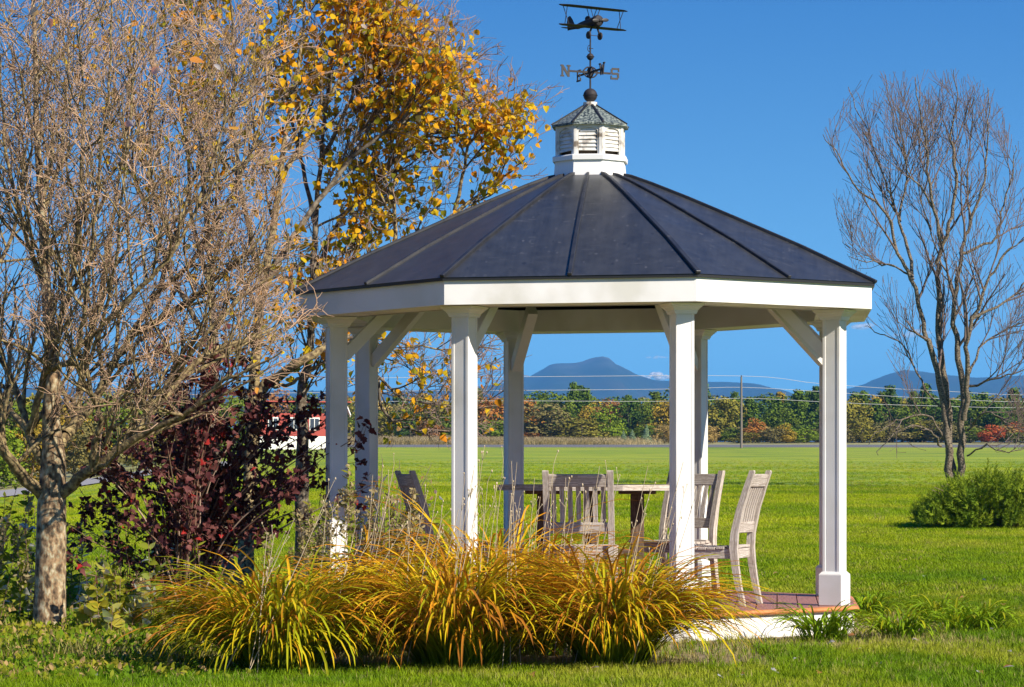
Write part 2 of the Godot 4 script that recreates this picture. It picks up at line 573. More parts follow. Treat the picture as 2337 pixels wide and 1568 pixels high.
func ground() -> void:
	var b := MB.new()
	var ang := []
	var a := -180.0
	while a < 180.0:
		ang.append(a)
		a += 0.4 if absf(a) < 17.0 else 5.0 if absf(a) > 30.0 else 1.5
	ang.append(180.0)
	var rings := [0.0]
	var d := 1.0
	while d < 9000.0:
		rings.append(d)
		d *= 1.25 if d < 13.0 else 1.014 if d < 45.0 else 1.022 if d < 430.0 else 1.3
	var w := ang.size()
	for r: float in rings:
		for q: float in ang:
			var x := sin(deg_to_rad(q)) * r
			var z := cos(deg_to_rad(q)) * r
			var y := ground_y(x, z) if z > 0.0 else 0.0
			if z > 0.0 and z < 60.0: y += noise.get_noise_2d(x * 0.5, z * 0.5) * 0.012 * smoothstep(24.0, 26.0, z)
			var c := lawn_col(x, maxf(z, 1.0))
			c = c.lerp(Color(0.27, 0.20, 0.105), bed(x, z))
			c = c.lerp(Color(0.20, 0.17, 0.06), weedy(x, z))
			b.col = Color(c.r, c.g, c.b)
			b.vert(Vector3(x, y, -z), Vector3.UP)
	for j in rings.size() - 1:
		for i in w - 1:
			var p := j * w + i
			b.ix.append(p); b.ix.append(p + w); b.ix.append(p + 1)
			b.ix.append(p + 1); b.ix.append(p + w); b.ix.append(p + w + 1)
	# smooth normals
	for j in range(1, rings.size() - 1):
		for i in range(1, w - 1):
			var p := j * w + i
			b.n[p] = (b.v[p + 1] - b.v[p - 1]).cross(b.v[p + w] - b.v[p - w]).normalized()
			if b.n[p].y < 0: b.n[p] = -b.n[p]
	tag(part("ground", b, M.ground), "", "", "", "structure")
	# the gravel drive at the left
	b = MB.new()
	var rows := []
	for k in 30:
		var t := k / 29.0
		var px := lerpf(-420, 560, t)
		var dd := 88.0 + t * 34.0 + t * t * 12.0
		var row := PackedVector3Array()
		for e in 5:
			var d2 := dd + (e - 2) * 2.2 * (1.0 - t * 0.35)
			var g := onground(px, d2)
			row.append(g + Vector3(0, 0.05 + 0.16 * (e / 4.0), 0))
		rows.append(row)
	rows.reverse()
	b.sheet(rows)
	tag(part("driveway", b, M.gravel), "", "", "", "structure")

func road() -> void:
	var b := MB.new()
	var x := -90.0
	while x < 160.0:
		var q := []
		for xx: float in [x, x + 10.0]:
			q.append(Vector3(xx, ground_y(xx, 312.0) + 0.10, -312.0))
			q.append(Vector3(xx, ground_y(xx, 317.5) + 0.14, -317.5))
		b.quad(q[0], q[2], q[3], q[1])
		b.quad(q[0] - Vector3(0, 0.4, 0), q[2] - Vector3(0, 0.4, 0), q[2], q[0])
		x += 10.0
	tag(part("road", b, M.asphalt), "", "", "", "structure")

func ridge_y(px: float) -> float:
	var R := [[-3000, 900], [-1500, 880], [-600, 893], [0, 884], [500, 890], [900, 893], [986, 889], [1032, 887], [1097, 882], [1143, 876], [1191, 861], [1214, 858], [1231, 846.5], [1257, 832], [1273, 829], [1309, 829], [1325, 826], [1348, 818], [1371, 813], [1387, 814], [1392, 819], [1403, 830], [1423, 838], [1449, 853], [1472, 861], [1491, 867], [1507, 869], [1525, 869], [1615, 871.5], [1651, 871.5], [1706, 874], [1745, 878.6], [1754, 885], [1781, 891.6], [1791, 896.5], [1799, 903], [1824, 901.6], [1876, 896], [1938, 886.7], [1967, 878.6], [2000, 864], [2032, 852.5], [2065, 844.4], [2097, 847], [2130, 851.6], [2178, 857.4], [2227, 862], [2337, 857], [2500, 868], [2900, 890], [3400, 870], [4200, 895], [5400, 890]]
	for i in range(1, R.size()):
		if px <= R[i][0]:
			var t: float = (px - R[i - 1][0]) / float(R[i][0] - R[i - 1][0])
			t = lerpf(t, t * t * (3 - 2 * t), 0.5)
			return lerpf(R[i - 1][1], R[i][1], t)
	return 890.0

func mountains() -> void:
	var b := MB.new()
	var rows := []
	var cols := []
	var D := 7600.0
	var n2 := FastNoiseLite.new()
	n2.seed = 8
	n2.frequency = 0.0022
	n2.fractal_octaves = 5
	for j in 26:
		var t := j / 22.0           # 0 at the foot, 1 at the ridge, then down behind
		var row := PackedVector3Array()
		for i in 520:
			var px := -2600.0 + i * 15.0
			var x := (px - CX) * D / F
			var top := EYE + (HY - ridge_y(px)) * D / F
			var h: float
			var d: float
			if t <= 1.0:
				d = lerpf(D - 2600.0, D, t)
				var sh := t * t * (3 - 2 * t)
				h = lerpf(10.0, top, lerpf(t, sh, 0.4) * 0.985 + (0.015 if j == 22 else 0.0))
				h += n2.get_noise_2d(x, d) * 40.0 * sin(PI * minf(t, 1.0)) * clampf(top / 200.0, 0.3, 1.5)
				h = minf(h, lerpf(h, top, smoothstep(0.75, 1.0, t)))
			else:
				d = lerpf(D, D + 1200.0, (t - 1.0) * 5.5)
				h = lerpf(top, 10.0, (t - 1.0) * 5.5)
			row.append(Vector3(x, h, -d))
		rows.append(row)
	b.sheet(rows)
	for k in b.v.size():
		var p := b.v[k]
		var f := n2.get_noise_2d(p.x * 3.0, p.z * 3.0 + p.y * 6.0)
		var c := Color(0.022, 0.034, 0.018).lerp(Color(0.11, 0.042, 0.02), clampf(0.35 - p.y / 420.0 + f * 0.8, 0, 0.75))
		if p.y > 265.0: c = c.lerp(Color(0.22, 0.19, 0.18), clampf((p.y - 265.0) / 60.0 * (0.5 + f), 0, 0.6))
		b.c[k] = c
	tag(part("mountains", b, M.mountain), "", "", "", "structure")

# ------------------------------------------------------------------ the gazebo (its own axes: +z is the front, angles from +z towards +x)
func pol(a: float, r: float, y: float) -> Vector3:
	return Vector3(sin(deg_to_rad(a)) * r, y, cos(deg_to_rad(a)) * r)

func lean(p: Vector3) -> Vector3:   # the old roof sits a little askew
	return Vector3(p.x, p.y + 0.009 * p.x, p.z)

const ROOF := [[2.292, 2.507], [1.72, 2.790], [1.16, 3.040], [0.80, 3.198], [0.50, 3.322], [0.339, 3.382], [0.235, 3.404]]

func oct_point(a: float, r: float) -> float:   # radius towards the angle a of an octagon of circumradius r (corners at 22.5 + 45 k)
	var q := fposmod(a, 45.0) - 22.5
	if absf(q) <= 22.5: return r * cos(PI / 8) / cos(deg_to_rad(22.5 - absf(q)))
	return r

func gazebo() -> void:
	var g := thing("gazebo", "white octagonal garden gazebo with dark metal roof, louvred cupola and red-brown deck", "gazebo", GZ)
	g.rotation_degrees.y = TURN
	var y0 := 0.197
	# deck: a picture frame of border boards round boards that run front to back
	var inner := PackedVector2Array()
	for k in 8:
		var a := 22.5 + 45.0 * k
		var p := pol(a, 2.03, 0)
		inner.append(Vector2(p.x, p.z))
	var x := -2.05
	var i := 0
	while x < 2.05:
		var strip := PackedVector2Array([Vector2(x + 0.003, -3), Vector2(x + 0.146, -3), Vector2(x + 0.146, 3), Vector2(x + 0.003, 3)])
		for q in Geometry2D.intersect_polygons(strip, inner):
			if q.size() >= 3:
				var b := MB.new()
				b.prism(q, y0 - 0.028, y0 - rf(0.0, 0.003), Vector2(rf(0, 1), rf(0, 1)))
				part("deck_board", b, M.deck, g)
		x += 0.1505
		i += 1
	for k in 8:
		var a := 22.5 + 45.0 * k
		var p := [pol(a, 2.037, 0), pol(a + 45, 2.037, 0), pol(a + 45, 2.135, 0), pol(a, 2.135, 0)]
		var mid := pol(a + 22.5, 1, 0)
		var along: Vector3 = (p[1] - p[0]).normalized()
		var q := PackedVector2Array()
		for e in 4:
			var s: Vector3 = p[e] + along * (0.002 if e in [0, 3] else -0.002)
			q.append(Vector2(s.x, s.z))
		var b := MB.new()
		b.prism(q, y0 - 0.030, y0 + 0.001, Vector2(rf(0, 1), rf(0, 1)), Vector2(along.x, along.z))
		part("border_board", b, M.deck, g)
		# rounded nosing along the outer edge
		b = MB.new()
		var e0 := pol(a, 2.136, y0)
		var e1 := pol(a + 45, 2.136, y0)
		var rows := []
		for t in [[0.0, 0.0], [0.016, -0.002], [0.027, -0.009], [0.031, -0.020], [0.028, -0.031], [0.018, -0.037], [0.0, -0.037]]:
			var row := PackedVector3Array()
			for s in 2:
				var base := pol(a + 45.0 * s, 2.136 + t[0] / cos(PI / 8), y0 + t[1])
				row.append(base)
			rows.append(row)
		rows.reverse()
		b.sheet(rows)
		for n in b.uv.size(): b.uv[n] = Vector2(b.uv[n].x * 1.7, b.uv[n].y * 0.06 + k * 0.13)
		part("deck_nosing", b, M.deck_nosing, g)
		b = MB.new()
		var s0 := pol(a, 2.128, -0.25)
		var s1 := pol(a + 45, 2.128, -0.25)
		var inw := -mid * 0.03
		b.quad(s0, s1, s1 + Vector3(0, y0 + 0.213, 0), s0 + Vector3(0, y0 + 0.213, 0))
		b.quad(s1 + inw, s0 + inw, s0 + inw + Vector3(0, y0 + 0.213, 0), s1 + inw + Vector3(0, y0 + 0.213, 0))
		part("skirt_panel", b, M.white_paint, g)
	# posts, capitals, plinths, braces
	for k in 8:
		var a := 22.5 + 45.0 * k
		var c := pol(a, 1.976, 0)
		var bs := Basis(Vector3.UP, deg_to_rad(a))
		var top := 2.321 + 0.009 * c.x
		var b := MB.new()
		var hh := top - y0 - 0.002
		b.box(c + Vector3(0, y0 + hh * 0.5, 0), Vector3(0.127, hh, 0.127), bs)
		for sx: float in [-1, 1]:
			for sz: float in [-1, 1]:
				b.box(c + bs * Vector3(sx * 0.0555, 0, sz * 0.0555) + Vector3(0, y0 + hh * 0.5, 0), Vector3(0.024, hh - 0.002, 0.024), bs, 0.003)
		var post := part("post", b, M.white_paint, g)
		b = MB.new()
		b.box(c + Vector3(0, y0 + 0.1125, 0), Vector3(0.178, 0.225, 0.178), bs, 0.004)
		square_stack(b, c, bs, [[0.087, y0 + 0.225], [0.069, y0 + 0.245]])
		part("plinth", b, M.white_paint, post)
		b = MB.new()
		var t0 := top - 0.074
		square_stack(b, c, bs, [[0.0675, t0], [0.080, t0], [0.080, t0 + 0.011], [0.086, t0 + 0.014], [0.086, t0 + 0.024], [0.092, t0 + 0.030], [0.101, t0 + 0.042], [0.113, t0 + 0.052], [0.113, t0 + 0.057], [0.121, t0 + 0.060], [0.125, t0 + 0.074]])
		part("capital", b, M.white_paint, post)
		b = MB.new()
		var q0 := pol(a, 1.976 - 0.055, 2.02)
		var q1 := pol(a, 1.976 - 0.055 - 0.45, 2.47)
		b.bar(q0, q1, 0.085, 0.085, Vector3.UP, 0.003)
		part("brace", b, M.white_paint, g)
	# the box beam round the top: fascia, soffit and inner beam
	for k in 8:
		var a := 22.5 + 45.0 * k
		var lo := 2.321
		var hi := 2.508
		var b := MB.new()
		var f := []
		for s in 2:
			for y: float in [lo, hi]:
				f.append(lean(pol(a + 45 * s, 2.263, y)))
				f.append(lean(pol(a + 45 * s, 2.236, y)))
		b.quad(f[0], f[4], f[6], f[2])      # outside
		b.quad(f[5], f[1], f[3], f[7])      # inside
		b.quad(f[1], f[5], f[4], f[0])      # underside
		b.quad(f[2], f[6], f[7], f[3])
		part("fascia_board", b, M.white_paint, g)
		b = MB.new()
		b.quad(lean(pol(a, 1.84, lo + 0.004)), lean(pol(a + 45, 1.84, lo + 0.004)), lean(pol(a + 45, 2.236, lo + 0.004)), lean(pol(a, 2.236, lo + 0.004)))
		b.quad(lean(pol(a, 1.84, lo + 0.02)), lean(pol(a, 2.236, lo + 0.02)), lean(pol(a + 45, 2.236, lo + 0.02)), lean(pol(a + 45, 1.84, lo + 0.02)))
		part("soffit_board", b, M.white_paint, g)
		b = MB.new()
		b.quad(lean(pol(a + 45, 1.838, lo)), lean(pol(a, 1.838, lo)), lean(pol(a, 1.838, hi - 0.01)), lean(pol(a + 45, 1.838, hi - 0.01)))
		b.quad(lean(pol(a, 1.862, lo + 0.021)), lean(pol(a + 45, 1.862, lo + 0.021)), lean(pol(a + 45, 1.862, hi - 0.01)), lean(pol(a, 1.862, hi - 0.01)))
		b.quad(lean(pol(a, 1.838, lo)), lean(pol(a + 45, 1.838, lo)), lean(pol(a + 45, 1.862, lo)), lean(pol(a, 1.862, lo)))
		part("beam", b, M.white_paint, g)
		# black drip edge under the metal
		b = MB.new()
		var e := []
		for s in 2:
			for y: float in [2.484, 2.510]:
				e.append(lean(pol(a + 45 * s, 2.285, y)))
				e.append(lean(pol(a + 45 * s, 2.20, y + 0.012)))
		b.quad(e[0], e[4], e[6], e[2])
		b.quad(e[1], e[5], e[4], e[0])
		part("drip_edge", b, M.black_trim, g)
		# a rafter under the roof
		b = MB.new()
		b.bar(lean(pol(a, 2.05, 2.535)), pol(a, 0.2, 3.34), 0.045, 0.09)
		part("rafter", b, M.dark_wood, g)
	# sixteen roof panels and the standing seams between them
	for k in 16:
		var a0 := 22.5 * k
		var a1 := a0 + 22.5
		var b := MB.new()
		var rows := []
		for r in ROOF:
			var row := PackedVector3Array()
			for s in 5:
				var t := s / 4.0
				var p0 := pol(a0, oct_point(a0, r[0]), r[1])
				var p1 := pol(a1, oct_point(a1, r[0]), r[1])
				row.append(lean(p0.lerp(p1, t)))
			rows.append(row)
		b.sheet(rows)
		var o := part("roof_panel", b, M.roof_metal, g)
		b = MB.new()
		for j in ROOF.size() - 1:
			var p0 := lean(pol(a0, oct_point(a0, ROOF[j][0]) + (0.006 if j == 0 else 0.0), ROOF[j][1] + 0.008))
			var p1 := lean(pol(a0, oct_point(a0, ROOF[j + 1][0]), ROOF[j + 1][1] + 0.008))
			var wide := 0.030 if k % 2 == 0 else 0.036
			b.bar(p0, p1 + (p1 - p0).normalized() * 0.004, wide * lerpf(1.0, 0.7, j / 5.0), 0.024, Vector3.UP, 0.004)
		part("seam_rib", b, M.rib_metal, g)
		b = MB.new()
		rows = []
		for r in [[2.20, 2.525], [1.16, 3.015], [0.25, 3.38]]:
			rows.append(PackedVector3Array([lean(pol(a1, oct_point(a1, r[0]), r[1])), lean(pol(a0, oct_point(a0, r[0]), r[1]))]))
		b.sheet(rows)
		part("roof_lining", b, M.dark_wood, g)
	cupola(g)

func square_stack(b: MB, c: Vector3, bs: Basis, prf: Array) -> void:   # frusta of a square section: [half width, height]
	for i in prf.size() - 1:
		for s in 4:
			var r := bs * Basis(Vector3.UP, PI / 2 * s)
			var w0: float = prf[i][0]
			var w1: float = prf[i + 1][0]
			b.quad(c + r * Vector3(-w0, prf[i][1], w0), c + r * Vector3(w0, prf[i][1], w0), c + r * Vector3(w1, prf[i + 1][1], w1), c + r * Vector3(-w1, prf[i + 1][1], w1))
	var wt: float = prf[-1][0]
	var yt: float = prf[-1][1]
	b.quad(c + bs * Vector3(-wt, yt, wt), c + bs * Vector3(wt, yt, wt), c + bs * Vector3(wt, yt, -wt), c + bs * Vector3(-wt, yt, -wt))

func cupola(g: Node3D) -> void:
	var b := MB.new()
	# flared base of eight panels
	for k in 8:
		var a := 22.5 + 45.0 * k
		b.quad(pol(a, 0.294, 3.36), pol(a + 45, 0.294, 3.36), pol(a + 45, 0.281, 3.507), pol(a, 0.281, 3.507))
	var cu := part("cupola", b, M.white_paint, g)
	b = MB.new()
	for k in 8:
		var a := 22.5 + 45.0 * k
		var r := [[0.281, 3.507], [0.300, 3.507], [0.302, 3.540], [0.292, 3.549], [0.24, 3.552]]
		for j in 4:
			b.quad(pol(a, r[j][0], r[j][1]), pol(a + 45, r[j][0], r[j][1]), pol(a + 45, r[j + 1][0], r[j + 1][1]), pol(a, r[j + 1][0], r[j + 1][1]))
	part("ledge", b, M.white_paint, cu)
	# louvred faces: frame with an arched opening, slats behind
	var y0 := 3.551
	var y1 := 3.775
	for k in 8:
		var a := 45.0 * k
		var bs := Basis(Vector3.UP, deg_to_rad(a))
		var ap := 0.272 * cos(PI / 8)
		var hw := 0.272 * sin(PI / 8)
		var c := bs * Vector3(0, 0, ap)
		b = MB.new()
		var ow := 0.072
		var bot := y0 + 0.006
		var spring := y0 + 0.165
		# the frame as strips round the opening, 12 mm thick
		var outline := [Vector2(-ow, bot)]
		var n := 12
		for s in n + 1:
			var t := PI - PI * s / n
			outline.append(Vector2(cos(t) * ow, spring + sin(t) * 0.036))
		outline.append(Vector2(ow, bot))
		for sd: float in [-1.0, 1.0]:
			var p0 := Vector3(sd * ow, y0, 0)
			var e := sd * (hw - 0.001)
			var q := [Vector3(e, y0, 0), Vector3(sd * ow, y0, 0), Vector3(sd * ow, spring, 0), Vector3(e, spring, 0)]
			if sd > 0: q.reverse()
			b.quad(c + bs * q[0], c + bs * q[1], c + bs * q[2], c + bs * q[3])
		for s in range(1, n + 1):
			var p: Vector2 = outline[s]
			var p2: Vector2 = outline[s + 1]
			b.quad(c + bs * Vector3(p.x, p.y, 0), c + bs * Vector3(p2.x, p2.y, 0), c + bs * Vector3(p2.x, y1, 0), c + bs * Vector3(p.x, y1, 0))
		b.quad(c + bs * Vector3(-hw, spring, 0), c + bs * Vector3(-ow, spring, 0), c + bs * Vector3(-ow, y1, 0), c + bs * Vector3(-hw, y1, 0))
		b.quad(c + bs * Vector3(ow, spring, 0), c + bs * Vector3(hw, spring, 0), c + bs * Vector3(hw, y1, 0), c + bs * Vector3(ow, y1, 0))
		for s in range(0, outline.size() - 1):   # the reveal
			var p: Vector2 = outline[s]
			var p2: Vector2 = outline[s + 1]
			b.quad(c + bs * Vector3(p.x, p.y, 0), c + bs * Vector3(p.x, p.y, -0.016), c + bs * Vector3(p2.x, p2.y, -0.016), c + bs * Vector3(p2.x, p2.y, 0))
		part("louvre_frame", b, M.old_white_paint, cu)
		for s in 6:
			b = MB.new()
			var yy := y0 + 0.042 + s * 0.0285
			var half := ow - 0.001
			if s == 5: half *= 0.86
			var droop := rf(-0.02, 0.02) if s > 0 else rf(-0.09, 0.09)
			b.box(c + bs * Vector3(0, yy, -0.016), Vector3(half * 2, 0.034, 0.007), bs * Basis(Vector3.RIGHT, deg_to_rad(-24)) * Basis(Vector3.BACK, droop), 0.001)
			part("slat", b, M.old_white_paint, cu)
		# dark boarding inside
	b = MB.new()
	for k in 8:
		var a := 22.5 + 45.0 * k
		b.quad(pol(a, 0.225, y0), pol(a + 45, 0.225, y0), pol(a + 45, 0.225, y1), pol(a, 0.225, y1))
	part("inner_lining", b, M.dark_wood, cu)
	# corner pilasters
	for k in 8:
		b = MB.new()
		var a := 22.5 + 45.0 * k
		for s: float in [-1, 1]:
			var bs := Basis(Vector3.UP, deg_to_rad(a + s * 22.5))
			var ap := 0.272 * cos(PI / 8)
			b.box(bs * Vector3(-s * (0.272 * sin(PI / 8) - 0.010), 0, ap + 0.002) + Vector3(0, (y0 + y1) / 2, 0), Vector3(0.020, y1 - y0 - 0.002, 0.008), bs)
		part("pilaster", b, M.old_white_paint, cu)
	# little lead roof with ribs and a collar
	for k in 8:
		var a := 22.5 + 45.0 * k
		b = MB.new()
		b.quad(pol(a, 0.306, 3.786), pol(a + 45, 0.306, 3.786), pol(a + 45, 0.047, 3.945), pol(a, 0.047, 3.945))
		b.quad(pol(a, 0.306, 3.770), pol(a + 45, 0.306, 3.770), pol(a + 45, 0.306, 3.786), pol(a, 0.306, 3.786))
		b.quad(pol(a, 0.2, 3.7735), pol(a + 45, 0.2, 3.7735), pol(a + 45, 0.306, 3.770), pol(a, 0.306, 3.770))
		part("cupola_roof_panel", b, M.lead_roof, cu)
		b = MB.new()
		b.bar(pol(a, 0.309, 3.787), pol(a, 0.047, 3.948), 0.017, 0.010, Vector3.UP, 0.002)
		part("hip_rib", b, M.black_trim, cu)
	b = MB.new()
	b.lathe(Vector3.ZERO, [[0.053, 3.930], [0.053, 3.968], [0.0, 3.9685]], 20)
	part("collar", b, M.old_white_paint, cu)

# ------------------------------------------------------------------ the weathervane (its own axes as the world's)
func weathervane() -> void:
	var w := thing("weathervane", "black iron weathervane with a biplane, compass letters and two balls on the cupola", "weathervane", Vector3(GZ.x, 0, GZ.z))
	var b := MB.new()
	b.tube(PackedVector3Array([Vector3(0, 3.965, 0), Vector3(0, 4.30, 0), Vector3(0, 4.50, 0)]), PackedFloat32Array([0.0075, 0.0068, 0.0055]), 10)
	part("rod", b, M.black_iron, w)
	b = MB.new()
	b.ball(Vector3(0, 4.022, 0), 0.053, 12, 22)
	b.lathe(Vector3(0, 4.022, 0), [[0.0525, -0.003], [0.0565, -0.002], [0.0565, 0.002], [0.0525, 0.003]], 24)
	part("large_ball", b, M.black_iron, w)
	b = MB.new()
	b.ball(Vector3(0, 4.315, 0), 0.027, 10, 18)
	b.lathe(Vector3(0, 4.315, 0), [[0.026, -0.003], [0.032, -0.0015], [0.032, 0.0015], [0.026, 0.003]], 20)
	part("small_ball", b, M.black_iron, w)
	# the arms: north-south and west-east, letters in the plane of their arm
	var hub := Vector3(0, 4.197, 0)
	var wdir := Vector3(0.40, 0, 0.917).normalized()      # towards the W
	var ndir := Vector3(-0.917, 0, 0.40).normalized()     # towards the N
	b = MB.new()
	b.lathe(hub, [[0.0, -0.05], [0.012, -0.045], [0.016, -0.02], [0.020, 0.0], [0.016, 0.02], [0.012, 0.04], [0.0, 0.045]], 14)
	part("hub", b, M.black_iron, w)
	for d: Vector3 in [wdir, -wdir, ndir, -ndir]:
		b = MB.new()
		b.bar(hub + d * 0.008, hub + d * 0.172, 0.006, 0.015)
		# a scroll where the arm leaves the hub
		for s: float in [-1, 1]:
			var pts := PackedVector3Array()
			var rr := PackedFloat32Array()
			for i in 8:
				var t := i / 7.0
				pts.append(hub + d * (0.060 - 0.052 * t) + Vector3(0, s * (0.006 + 0.032 * sin(t * 1.9)), 0))
				rr.append(0.0055)
			b.tube(pts, rr, 6, true)
		part("arm", b, M.black_iron, w)
	var names := {"N": ndir, "S": -ndir, "W": wdir, "E": -wdir}
	for k: String in names:
		var d: Vector3 = names[k]
		var axis := -ndir if k in "NS" else wdir          # the way the writing runs
		var normal := axis.cross(Vector3.UP)
		b = MB.new()
		letter(b, k, hub + d * 0.207, Basis(axis, Vector3.UP, normal))
		part("letter_" + {"N": "north", "S": "south", "W": "west", "E": "east"}[k], b, M.pewter if k in "NS" else M.black_iron, w)
	# the shackle under the plane
	b = MB.new()
	var sh := PackedVector3Array()
	var sr := PackedFloat32Array()
	for i in 12:
		var t := -PI / 2 + PI * i / 11.0
		sh.append(Vector3(-0.006 - cos(t) * 0.014, 4.378 + sin(t) * 0.024, 0))
		sr.append(0.003)
	b.tube(sh, sr, 6)
	b.bar(Vector3(-0.012, 4.378, 0), Vector3(0.022, 4.378, 0), 0.005, 0.005)
	part("shackle", b, M.black_iron, w)
	biplane(w)

func letter(b: MB, k: String, at: Vector3, bs: Basis) -> void:   # slab letters of 90 by 80 mm, 5 mm thick
	var h := 0.045
	var bars := []      # [from, to, width]
	match k:
		"N": bars = [[Vector2(-0.026, -h), Vector2(-0.026, h), 0.015], [Vector2(0.026, -h), Vector2(0.026, h), 0.015], [Vector2(-0.026, h - 0.006), Vector2(0.026, -h + 0.006), 0.019],
			[Vector2(-0.041, -h + 0.006), Vector2(-0.011, -h + 0.006), 0.012], [Vector2(-0.041, h - 0.006), Vector2(-0.020, h - 0.006), 0.012], [Vector2(0.011, h - 0.006), Vector2(0.041, h - 0.006), 0.012]]
		"S": bars = [[Vector2(-0.026, h - 0.008), Vector2(0.026, h - 0.008), 0.015], [Vector2(-0.027, h - 0.012), Vector2(-0.027, 0.004), 0.016], [Vector2(-0.028, 0.0), Vector2(0.028, 0.0), 0.016],
			[Vector2(0.027, 0.004), Vector2(0.027, -h + 0.012), 0.016], [Vector2(-0.026, -h + 0.008), Vector2(0.026, -h + 0.008), 0.015], [Vector2(0.031, h), Vector2(0.031, h - 0.030), 0.010], [Vector2(-0.031, -h), Vector2(-0.031, -h + 0.030), 0.010]]
		"W": bars = [[Vector2(-0.036, h), Vector2(-0.018, -h), 0.014], [Vector2(-0.018, -h), Vector2(0.0, h * 0.7), 0.010], [Vector2(0.0, h * 0.7), Vector2(0.018, -h), 0.014], [Vector2(0.018, -h), Vector2(0.036, h), 0.010],
			[Vector2(-0.050, h - 0.005), Vector2(-0.022, h - 0.005), 0.011], [Vector2(0.022, h - 0.005), Vector2(0.050, h - 0.005), 0.011]]
		"E": bars = [[Vector2(-0.022, -h), Vector2(-0.022, h), 0.016], [Vector2(-0.036, h - 0.006), Vector2(0.034, h - 0.006), 0.012], [Vector2(-0.036, -h + 0.006), Vector2(0.034, -h + 0.006), 0.012],
			[Vector2(-0.022, 0), Vector2(0.016, 0), 0.012], [Vector2(0.030, h), Vector2(0.030, h - 0.026), 0.009], [Vector2(0.030, -h), Vector2(0.030, -h + 0.026), 0.009], [Vector2(0.014, 0.013), Vector2(0.014, -0.013), 0.008]]
	var i := 0
	for q in bars:
		var a: Vector2 = q[0]
		var e: Vector2 = q[1]
		b.bar(at + bs * Vector3(a.x, a.y, 0), at + bs * Vector3(e.x, e.y, 0), 0.006 + i * 0.0006, q[2], bs.z.cross(bs * Vector3(e.x - a.x, e.y - a.y, 0)).normalized())
		i += 1

